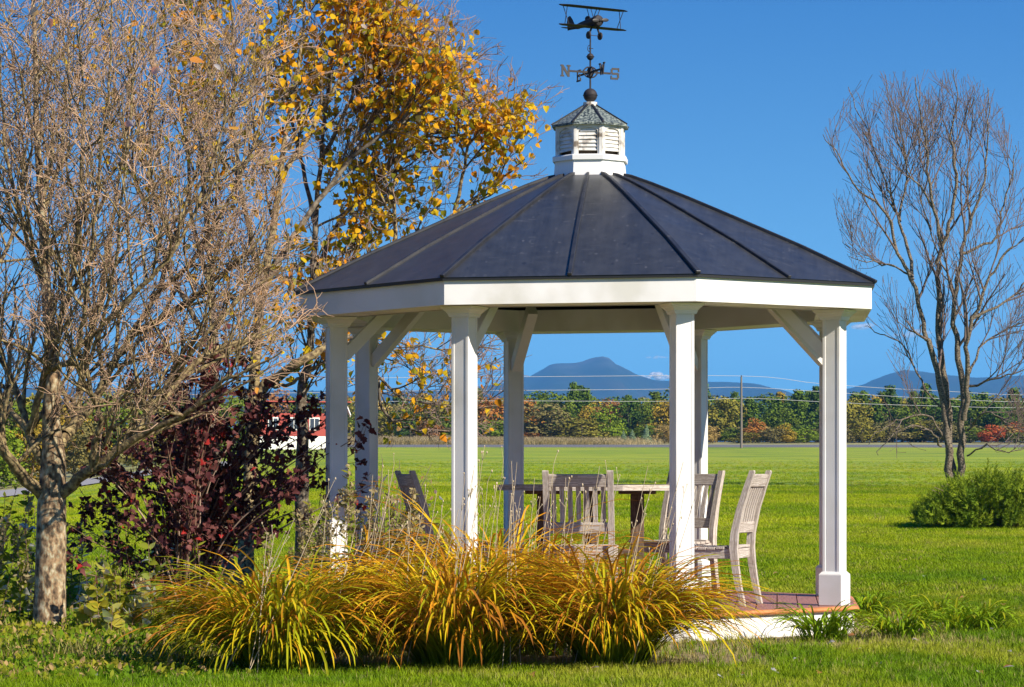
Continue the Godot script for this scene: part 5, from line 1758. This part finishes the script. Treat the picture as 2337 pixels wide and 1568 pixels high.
# ------------------------------------------------------------------ shrubs, flowers, grass
func purple_shrub() -> void:
	var D := 20.9
	var base := spot(430, 1430, D)
	base.y = 0.0
	var t := thing("ninebark_shrub", "large shrub with dark purple lobed leaves and thin arching stems beside the lichened trunk", "shrub", base)
	var leaves := quick_leaf(LOBED, 0.35, 0.3, 4)
	var list := []
	var branches := MB.new()
	var goals := []
	for i in 46:
		var px := rf(190, 720)
		var py := 810.0 + pow(absf(px - 450) / 270.0, 1.8) * 260.0 + rf(-25, 190)
		goals.append([px, py, rf(-0.7, 0.7)])
	for q in [[830, 1015, -0.2], [800, 1000, -0.3], [770, 985, 0.1], [850, 1100, -0.5], [740, 960, 0.0], [190, 1220, -0.3], [210, 1130, -0.2], [185, 1300, -0.5], [240, 1050, 0.2], [620, 880, 0.2], [560, 830, 0.1], [340, 760, 0.0], [520, 800, -0.2], [660, 1120, -0.6], [300, 1180, -0.7], [420, 1100, -0.8], [500, 1050, -0.8], [380, 1000, -0.7], [640, 915, 0.3], [690, 935, 0.2], [735, 905, 0.3], [660, 960, -0.1], [720, 1010, 0.0], [600, 930, 0.4]]:
		goals.append(q)
	for g in goals:
		var tip := spot(g[0], g[1], D + g[2]) - base
		var p0 := Vector3(rf(-0.10, 0.10), 0, rf(-0.10, 0.10))
		var mid := p0.lerp(tip, 0.5) + Vector3(-tip.x * 0.16, tip.y * 0.12, 0) + rvec() * 0.06
		var p := smooth_path([p0, mid, tip + Vector3.DOWN * 0.02], 6)
		var b := MB.new()
		b.tube(p, taper(p.size(), rf(0.007, 0.012), 0.003), 6)
		part("stem", b, M.twig_bark if rng.randf() < 0.5 else M.shrub_twig, t)
		for i in 9:
			var f := rf(0.35, 1.0)
			var j := int(f * (p.size() - 1.001))
			var d := (p[j + 1] - p[j]).normalized()
			var q := wander(p[j], (d + rvec() * 0.9 + Vector3.UP * 0.2).normalized(), rf(0.15, 0.38), 4, 0.04, 0.2)
			branches.tube(q, taper(q.size(), 0.003, 0.0016), 3)
			for e in rng.randi_range(7, 12):
				var k := rng.randi_range(0, 3)
				var pos := q[k].lerp(q[k + 1], rng.randf()) + rvec() * 0.035
				var h := rng.randf()
				var c := Color(0.070, 0.020, 0.023).lerp(Color(0.17, 0.065, 0.058), h * h)
				if rng.randf() < 0.05: c = Color(0.28, 0.022, 0.02)
				if rng.randf() < 0.08: c = Color(0.14, 0.05, 0.03)
				var dd := (rvec() + Vector3.DOWN * 0.35).normalized()
				list.append([aim(dd, rf(0, TAU), rf(0.034, 0.064)), pos, c])
	part("side_twigs", branches, M.shrub_twig, t).set_meta("kind", "stuff")
	for e in 240:
		var j := rng.randi_range(e, list.size() - 1)
		var tmp = list[e]; list[e] = list[j]; list[j] = tmp
	many("leaf", leaves, M.purple_leaf, list, t, 240)
	# a twiggy, nearly bare shrub with a few orange leaves behind the gazebo
	D = 27.5
	base = spot(880, 1300, D)
	base.y = ground_y(base.x, D)
	t = thing("twiggy_shrub", "thin twiggy shrub with scattered small orange leaves behind the dark chair", "shrub", base)
	var tw := MB.new()
	list = []
	for i in 26:
		var tip := spot(rf(845, 985), rf(1030, 1150), D + rf(-0.4, 0.4)) - base
		var p := smooth_path([Vector3(rf(-0.08, 0.08), 0, rf(-0.08, 0.08)), tip * 0.55 + rvec() * 0.08, tip], 5)
		tw.tube(p, taper(p.size(), 0.006, 0.002), 4)
		for e in 6:
			var k := rng.randi_range(4, p.size() - 2)
			var q := wander(p[k], (rvec() + Vector3.UP * 0.4).normalized(), rf(0.08, 0.2), 3, 0.05, 0.3)
			tw.tube(q, taper(q.size(), 0.0025, 0.0014), 3)
			if rng.randf() < 0.45: list.append([aim((rvec() + Vector3.DOWN).normalized(), rf(0, TAU), rf(0.035, 0.06)), q[3], Color(0.42, 0.16, 0.03).lerp(Color(0.25, 0.17, 0.05), rng.randf())])
	part("stems", tw, M.brown_twig, t)
	many("leaf", quick_leaf(OVAL, 0.3, 0.3, 2), M.leaf, list, t, 80)

func green_bush() -> void:
	# feathery evergreen bush in the field at the right
	var D := 46.0
	var base := onground(2260, D)
	var t := thing("juniper_bush", "low feathery dark green evergreen bush below the leafless field tree", "bush", base)
	var b := MB.new()
	for i in 60:
		var px := rf(2125, 2420)
		var tip := spot(px, rf(1085, 1170) + maxf(0, 2180 - px) * 0.5, D + rf(-1.0, 1.2)) - base
		var p := smooth_path([Vector3(rf(-0.4, 0.6), 0, rf(-0.3, 0.3)), tip * 0.5 + Vector3(0, 0.1, 0), tip], 4)
		b.tube(p, taper(p.size(), 0.02, 0.005), 4)
	part("stems", b, M.brown_twig, t)
	var mesh := MB.new()      # a plume of needles
	for i in 22:
		var y := i / 22.0
		for k in 2:
			var a := rf(0, TAU)
			var o := Vector3(cos(a), 0, sin(a))
			var l := 0.28 * (1.0 - y * 0.75)
			var s := Vector3(0, 0.03, 0)
			var p := Vector3(0, y * 0.95, 0)
			mesh.tri(p - s, p + o * l + Vector3(0, 0.16, 0), p + s)
	var list := []
	for i in 2600:
		var u := rf(-1.0, 1.0)
		var px := 2265.0 + u * 160.0
		var d := D + rf(-1.3, 1.3)
		var lump := noise.get_noise_2d(px * 0.017, d * 1.1)
		var hi := 1105.0 - lump * 42.0 + pow(maxf(0.0, -u), 2.0) * 75.0
		var lo := 1212.0 - maxf(0.0, -u) * 20.0
		var v := pow(rng.randf(), 0.8)
		var p := spot(px, lerpf(lo, hi, v), d)
		p.y = maxf(p.y, ground_y(p.x, d))
		var c := Color(0.10, 0.17, 0.012).lerp(Color(0.26, 0.33, 0.02), clampf(rng.randf() * 0.8 + lump * 0.5, 0, 1))
		list.append([aim((Vector3(u * 0.6, 0.7, rf(-0.4, 0.6)) + rvec() * 0.55).normalized(), rf(0, TAU), rf(0.16, 0.32)), p - base, c])
	many("foliage", [mesh.done()], M.far_leaf, list, t)

func blade_mesh(length: float, width: float, start: float, sag: float, hue: int) -> ArrayMesh:
	# an arching strap leaf that leaves the ground outwards along +z
	var b := MB.new()
	var n := 9
	var p := Vector3.ZERO
	var ang := deg_to_rad(start)
	var l := PackedVector3Array()
	var r := PackedVector3Array()
	var mid := PackedVector3Array()
	var cols := []
	var twist := rf(-0.6, 0.6)
	var bend := rf(-0.08, 0.08)
	for i in n + 1:
		var t := float(i) / n
		var w := width * (0.75 + 0.5 * t) * (1.0 if t < 0.45 else sqrt(maxf(0.0, 1.0 - pow((t - 0.45) / 0.55, 2.2))))
		var side := Vector3(cos(twist * t), sin(twist * t) * 0.7, 0)
		l.append(p - side * w * 0.5)
		r.append(p + side * w * 0.5)
		mid.append(p + Vector3(0, -w * 0.22, 0))
		var g := Color(0.12, 0.20, 0.008)
		var gy := Color(0.42, 0.42, 0.015)
		var y := Color(0.70, 0.50, 0.018)
		var o := Color(0.64, 0.25, 0.022)
		var br := Color(0.26, 0.10, 0.03)
		var c: Color
		match hue:
			0: c = g.lerp(gy, t)
			1: c = g.lerp(gy, minf(t * 2.0, 1)).lerp(y, clampf(t * 2 - 0.9, 0, 1))
			2: c = g.lerp(gy, minf(t * 3.2, 1)).lerp(y, clampf(t * 2.6 - 0.6, 0, 1)).lerp(o, clampf(t * 2.4 - 1.25, 0, 1))
			3: c = g.lerp(gy, minf(t * 3.5, 1)).lerp(o, clampf(t * 2.2 - 0.5, 0, 1)).lerp(br, clampf(t * 2.5 - 1.6, 0, 1))
			4: c = o.lerp(Color(0.40, 0.24, 0.10), t)
			_: c = Color(0.11, 0.22, 0.008).lerp(Color(0.28, 0.42, 0.015), t)
		cols.append(c)
		ang -= deg_to_rad(sag) * (0.25 + 1.5 * t) / n
		p += Vector3(bend * t, sin(ang), cos(ang)) * (length / n)
	b.sheet([l, mid, r])
	for k in b.v.size(): b.c[k] = cols[k % (n + 1)]
	return b.done()

func clump(called: String, label: String, category: String, group: String, at: Vector3, R: float, H: float, n: int, hues: Array, single: int, width: float) -> Node3D:
	var t := thing(called, label, category, at, group)
	var meshes := []
	var flat := {}
	for hue: int in hues:
		for k in 3:
			var steep := rng.randf()
			meshes.append(blade_mesh(H * rf(1.15, 1.5), width * rf(0.75, 1.25), lerpf(66, 87, steep), rf(85, 150), hue))
	var bufs := []
	for i in meshes.size(): bufs.append(PackedFloat32Array())
	for i in n:
		var a := rf(0, TAU)
		var r := R * 0.34 * sqrt(rng.randf())
		var a2 := a + rf(-0.9, 0.9)
		var p := Vector3(cos(a) * r, 0, sin(a) * r)
		# leaves at the rim lie lower and longer
		var tilt := rf(-0.22, 0.30) + r / R * 0.25
		var bs := Basis(Vector3.UP, PI / 2 - a2) * Basis(Vector3.RIGHT, tilt) * Basis.from_scale(Vector3.ONE * rf(0.62, 1.12))
		var k := rng.randi_range(0, meshes.size() - 1)
		if i < single:
			var o := MeshInstance3D.new()
			o.name = "blade"
			o.mesh = meshes[k]
			o.material_override = M.blade
			o.transform = Transform3D(bs, p)
			t.add_child(o, true)
		else:
			var g := rf(0.75, 1.2)
			put(bufs[k], bs, p, Color(g, g, g * 0.9))
	for k in meshes.size():
		if bufs[k].size(): copies("blades", meshes[k], M.blade, bufs[k], t)
	return t

func stalks(t: Node3D, n: int, R: float, h0: float, h1: float, lean: Vector3) -> void:   # dry flower stalks of a clump
	for i in n:
		var b := MB.new()
		var a := rf(0, TAU)
		var p := Vector3(cos(a), 0, sin(a)) * R * sqrt(rng.randf())
		var d := (Vector3.UP + lean * rf(0.2, 1.3) + rvec() * 0.10).normalized()
		var q := wander(p, d, rf(h0, h1), 6, 0.01, 0.025)
		b.tube(q, taper(q.size(), 0.0028, 0.0015), 4)
		for e in rng.randi_range(1, 4):
			var k := rng.randi_range(4, 6)
			var s := wander(q[k], (d + rvec() * 0.5).normalized(), rf(0.03, 0.10), 2, 0.1, 0.1)
			b.tube(s, taper(3, 0.0018, 0.0013), 3)
			b.ball(s[2], rf(0.0035, 0.006), 3, 5, Vector3(1, 1.8, 1))
		part("stalk", b, M.dry_stalk, t)

func daylilies() -> void:
	var g := "yellowing daylily clumps in front of the gazebo"
	var hot := [0, 1, 1, 2, 2, 2, 3, 3]
	var warm := [0, 0, 1, 1, 2, 2, 0, 3]
	var places := [
		["large yellow-green daylily clump at the left end of the row, beside the purple shrub", 640, 16.2, 0.72, 0.66, 640, warm],
		["tall yellowing daylily clump in the middle of the front row", 1050, 16.5, 0.74, 0.77, 680, hot],
		["orange-tipped daylily clump at the right end of the row, against the white skirt", 1395, 16.6, 0.58, 0.75, 640, hot],
		["daylily clump between the left and middle clumps, set back by the second post", 850, 17.9, 0.52, 0.72, 260, hot],
		["daylily clump between the middle and right clumps, set back under the front chair", 1250, 17.9, 0.52, 0.74, 260, hot],
		["small golden daylily clump standing behind the middle of the row", 1120, 18.6, 0.5, 0.98, 200, [2, 2, 3]],
	]
	for q in places:
		var at := onground(q[1], q[2])
		var t := clump("daylily_clump", q[0], "daylily", g, at, q[3], q[4], int(q[5] * 2.1), q[6], 90, 0.0125)
		if q[2] > 16.4: stalks(t, 13, 0.4, 0.85, 1.28, Vector3(0.22, 0, 0))
		else: stalks(t, 10, 0.6, 0.7, 1.15, Vector3(0.45, 0, -0.1))
	# young green clumps on the right
	g = "young green daylily clumps right of the gazebo"
	var small := [
		["green daylily clump against the right end of the white skirt", 1880, 19.2, 0.44, 0.30, 170], ["green daylily clump on bare mulch right of the deck corner", 2055, 19.6, 0.46, 0.27, 170],
		["farther green daylily clump in the grass beyond the mulch", 2145, 21.6, 0.44, 0.24, 130], ["rightmost green daylily clump in the lawn", 2235, 20.3, 0.48, 0.26, 160], ["green daylily clump beside the deck's right corner", 1985, 22.6, 0.40, 0.26, 120],
		["second green daylily clump near the rightmost, half merged with it", 2180, 20.0, 0.30, 0.24, 80],
	]
	for q in small:
		clump("young_daylily", q[0], "daylily", g, onground(q[1], q[2]), q[3], q[4], q[5], [5, 5, 5, 0], 60, 0.014)

func leafy_stem(at: Vector3, h: float, lean: Vector3, leaf_len: float, c0: Color, c1: Color, plume: Color, label: String, called: String, group: String, meshes: Array) -> void:
	var t := thing(called, label, "weed" if called != "goldenrod" else "goldenrod", at, group)
	var b := MB.new()
	var list := []
	var heads := []
	for s in rng.randi_range(2, 4):
		var d := (Vector3.UP + lean + rvec() * 0.16).normalized()
		var q := wander(Vector3(rf(-0.05, 0.05), 0, rf(-0.05, 0.05)), d, h * rf(0.75, 1.05), 8, 0.02, 0.05)
		b.tube(q, taper(q.size(), 0.004, 0.0018), 4)
		for i in int(h * 46.0):
			var f := rf(0.12, 0.98) * 8.0
			var j := mini(int(f), 7)
			var p := q[j].lerp(q[j + 1], f - j)
			var a := rf(0, TAU)
			var dd := Vector3(cos(a), rf(0.1, 0.7), sin(a)).normalized()
			list.append([aim(dd, rf(0, TAU), leaf_len * rf(0.6, 1.2) * (1.1 - 0.5 * f / 8.0)), p, c0.lerp(c1, rng.randf())])
		if plume.a > 0.5:
			for i in 46:
				var f := rf(0.72, 1.0) * 8.0
				var j := mini(int(f), 7)
				var p := q[j].lerp(q[j + 1], f - j) + rvec() * 0.05 * (1.25 - f / 8.0 * 0.8)
				heads.append([aim((rvec() + Vector3.UP * 0.4).normalized(), rf(0, TAU), rf(0.02, 0.04)), p, plume * rf(0.6, 1.2)])
	part("stem", b, M.shrub_twig, t)
	rank(t, at.x / -at.z)
	many("leaf", meshes, M.leaf, list, t, 24)
	if heads: many("flower_head", [leaf_mesh(OVAL, 0.4, 0.2)], M.leaf, heads, t)

func weeds() -> void:
	var lance := quick_leaf(LANCE, 0.25, 0.35, 3)
	var oval := quick_leaf(OVAL, 0.3, 0.3, 3)
	var gone := Color(0.40, 0.33, 0.17)
	var i := 0
	for q in [[770, 18.9, 1.05], [815, 19.1, 1.15], [850, 19.2, 0.95], [905, 19.2, 1.20], [940, 19.4, 1.12], [885, 18.9, 0.9], [735, 19.3, 0.8], [960, 19.0, 0.85], [830, 19.5, 0.8], [925, 18.8, 0.75], [700, 19.6, 0.9], [660, 19.8, 0.8], [720, 20.0, 1.0], [790, 19.7, 1.1], [620, 19.4, 0.7], [880, 19.6, 1.1]]:
		leafy_stem(onground(q[0], q[1]), q[2], Vector3(rf(-0.05, 0.1), 0, 0), 0.085, Color(0.12, 0.18, 0.015), Color(0.32, 0.30, 0.03), gone, "goldenrod stems gone to seed round the two leftmost gazebo posts", "goldenrod", "faded goldenrod by the left posts", lance)
	for k in 26:
		var px := rf(-60, 470)
		var d := rf(18.2, 22.5)
		if px > 60 and px < 165 and d < 19.4: d = rf(19.5, 22.0)
		var near := px < 105
		leafy_stem(onground(px, d), (rf(0.55, 1.15) if near else rf(0.35, 0.95)), Vector3(rf(-0.1, 0.1), 0, 0), 0.10, Color(0.10, 0.17, 0.012), Color(0.30, 0.31, 0.025), Color(gone.r, gone.g, gone.b, 1.0 if k % 4 == 0 else 0.0),
			"leafy green weed left of the lichened trunk" if near else "leafy green weed growing under the purple shrub", "tall_weed", "weeds left of the trunk" if near else "weeds under the purple shrub", lance if k % 3 else oval)
	for q in [[225, 18.3, 0.45], [270, 18.6, 0.55], [310, 18.4, 0.40], [345, 18.9, 0.50], [250, 17.9, 0.35], [380, 18.3, 0.35]]:
		leafy_stem(onground(q[0], q[1]), q[2], Vector3.ZERO, 0.12, Color(0.22, 0.27, 0.02), Color(0.42, 0.33, 0.03), Color(0, 0, 0, 0), "yellow-green seedling between the trunk and the purple shrub's foot", "seedling", "yellowing seedlings by the shrub", oval)
	settle_ranks()
	# low mixed ground cover at the left
	var bufs := [PackedFloat32Array(), PackedFloat32Array(), PackedFloat32Array()]
	for k in 70000:
		var d := rf(15.0, 25.0)
		var x := rf(-5.2, -1.2) * d / 20.0
		var w := weedy(x, d) if d > 16.6 else smoothstep(-1.3, -2.2, x) * smoothstep(15.0, 16.5, d) * 0.8
		if rng.randf() > w: continue
		var n := noise.get_noise_2d(x * 1.5, d * 1.5)
		var c := Color(0.13, 0.24, 0.010).lerp(Color(0.36, 0.34, 0.03), clampf(0.40 + n * 1.2 + rf(-0.3, 0.3), 0, 1))
		if rng.randf() < 0.16: c = Color(0.50, 0.34, 0.14)
		var up := rf(0.02, 0.16 if d > 16.8 else 0.07)
		put(bufs[k % 3], aim((rvec() + Vector3.UP * 0.5).normalized(), rf(0, TAU), rf(0.018, 0.05)), Vector3(x, up, -d), c)
	var cover := Node3D.new()
	cover.name = "ground_cover"
	tag(cover, "mixed low leafy ground cover under the bare tree at the lower left", "ground cover", "", "stuff")
	add_child(cover, true)
	for k in 3: copies("leaves", oval[k], M.leaf, bufs[k], cover)

func grass_tuft(n: int, h: float, w: float, spread: float) -> ArrayMesh:
	var b := MB.new()
	for i in n:
		var a := rf(0, TAU)
		var o := Vector3(cos(a), 0, sin(a))
		var side := Vector3(-sin(a), 0, cos(a)).rotated(Vector3.UP, rf(-0.8, 0.8)) * w
		var p := o * rf(0, spread)
		var hh := h * rf(0.55, 1.1)
		var m := p + o * hh * rf(0.05, 0.25) + Vector3.UP * hh * 0.6
		var t := p + o * hh * rf(0.25, 0.8) + Vector3.UP * hh
		var g := rf(0.8, 1.2)
		b.col = Color(g, g, g)
		b.quad(p - side, p + side, m + side * 0.8, m - side * 0.8)
		b.tri(m - side * 0.8, m + side * 0.8, t)
	return b.done()

func lawn() -> void:
	var near := []
	for i in 3: near.append(grass_tuft(9, 0.062, 0.0022, 0.035))
	var mid := []
	for i in 3: mid.append(grass_tuft(12, 0.060, 0.0036, 0.08))
	var bufs := []
	for i in 6: bufs.append(PackedFloat32Array())
	for zone in [[14.0, 25.0, 225000, 0], [25.0, 45.0, 195000, 3], [45.0, 80.0, 170000, 3], [80.0, 170.0, 110000, 3]]:
		for k in zone[2]:
			var u := rng.randf()
			var d := sqrt(lerpf(zone[0] * zone[0], zone[1] * zone[1], u))
			var x := rf(-0.33, 0.33) * d
			var e := Vector2(x - GZ.x, d + GZ.z).length()
			if e < 2.12 or rng.randf() < smoothstep(60.0, 170.0, d): continue
			var b := bed(x, d)
			if rng.randf() < minf(b, 0.90) or rng.randf() < weedy(x, d) * 0.35: continue
			var c := lawn_col(x, d)
			if rng.randf() < 0.06 + b * 0.5 + weedy(x, d) * 0.45: c = c.lerp(Color(0.36, 0.29, 0.12), 0.75)
			var g := rf(0.85, 1.2) * lerpf(1.12, 0.92, smoothstep(26.0, 70.0, d))
			var s := rf(0.6, 1.15)
			if d > 45.0: s *= 1.2
			if d < 26.0 and x < -1.5: s *= 1.0 + weedy(x, d) * rf(0.3, 1.8)
			put(bufs[zone[3] + k % 3], Basis(Vector3.UP, rf(0, TAU)).scaled(Vector3(s, s * rf(0.7, 1.2), s)), Vector3(x, ground_y(x, d) - 0.004, -d), Color(c.r * g, c.g * g, c.b * g))
	var g := Node3D.new()
	g.name = "grass"
	tag(g, "mown green grass of the lawn round the gazebo", "grass", "", "stuff")
	add_child(g, true)
	for i in 6: copies("grass_blades", (near + mid)[i], M.grass, bufs[i], g)
	# tall pale grass along the road at the left
	var tall := grass_tuft(14, 1.0, 0.012, 0.5)
	var buf := PackedFloat32Array()
	for k in 9000:
		var px := rf(560, 1560)
		if rng.randf() < smoothstep(1250, 1540, px): continue
		var d := rf(320.0, 337.0)
		var p := onground(px, d)
		var c := rf(0.8, 1.1)
		put(buf, Basis(Vector3.UP, rf(0, TAU)).scaled(Vector3(1.3, rf(0.5, 0.9), 1.3)), p, Color(0.47 * c, 0.38 * c, 0.20 * c))
	var o := copies("tall_dry_grass", tall, M.grass, buf)
	tag(o, "pale dry tall grass along the far side of the road", "grass", "", "stuff")

func lying(a: float, s: float) -> Basis:   # a leaf on the grass, its face up, tipped a little
	var d := Vector3(cos(a), rf(-0.15, 0.35), sin(a)).normalized()
	var x := d.cross(Vector3.UP + rvec() * 0.35).normalized()
	return Basis(x * s, d * s, x.cross(d) * s)

func leaves_on_lawn() -> void:
	var meshes := quick_leaf(LOBED, 0.5, 0.6, 3) + quick_leaf(OVAL, 0.5, 0.5, 2)
	var k := 0
	for q in [[2230, 1548], [2170, 1508], [1962, 1497], [2083, 1470], [2120, 1432], [2268, 1450], [2070, 1350], [2062, 1300], [2200, 1380], [2240, 1340], [1935, 1340], [1980, 1395], [1990, 1385], [2150, 1440], [1820, 1520], [1760, 1545], [1700, 1555], [1640, 1560], [1540, 1552], [1350, 1545], [1210, 1556], [2300, 1500], [2290, 1395], [180, 1545], [245, 1530], [240, 1535], [215, 1555], [60, 1508], [110, 1512], [230, 1462], [330, 1520], [1690, 1535], [1870, 1550], [2010, 1530], [2290, 1545], [2110, 1330], [1925, 1318], [1890, 1322], [1750, 1322], [1775, 1325], [2215, 1420], [1905, 1480], [1950, 1465]]:
		var d: float = EYE * F / (q[1] - HY)
		var p := onground(q[0], d) + Vector3(0, rf(0.03, 0.055), 0)
		var c: Color = [Color(0.42, 0.18, 0.06), Color(0.36, 0.23, 0.09), Color(0.32, 0.11, 0.035), Color(0.44, 0.27, 0.11)][k % 4]
		var m: StandardMaterial3D = M.get("fallen_%d" % (k % 4))
		if m == null:
			m = M.leaf.duplicate()
			m.vertex_color_use_as_albedo = false
			m.albedo_color = lin(c.r, c.g, c.b)
			M["fallen_%d" % (k % 4)] = m
		var o := MeshInstance3D.new()
		o.name = "fallen_leaf"
		o.mesh = meshes[k % meshes.size()]
		o.material_override = m
		o.transform = Transform3D(lying(rf(0, TAU), rf(0.04, 0.065)), p)
		tag(o, "dry curled brown leaf fallen on the mown lawn" if q[0] > 500 else "dry tan leaf fallen among the low growth at lower left", "leaf", "fallen leaves on the grass")
		add_child(o, true)
		k += 1
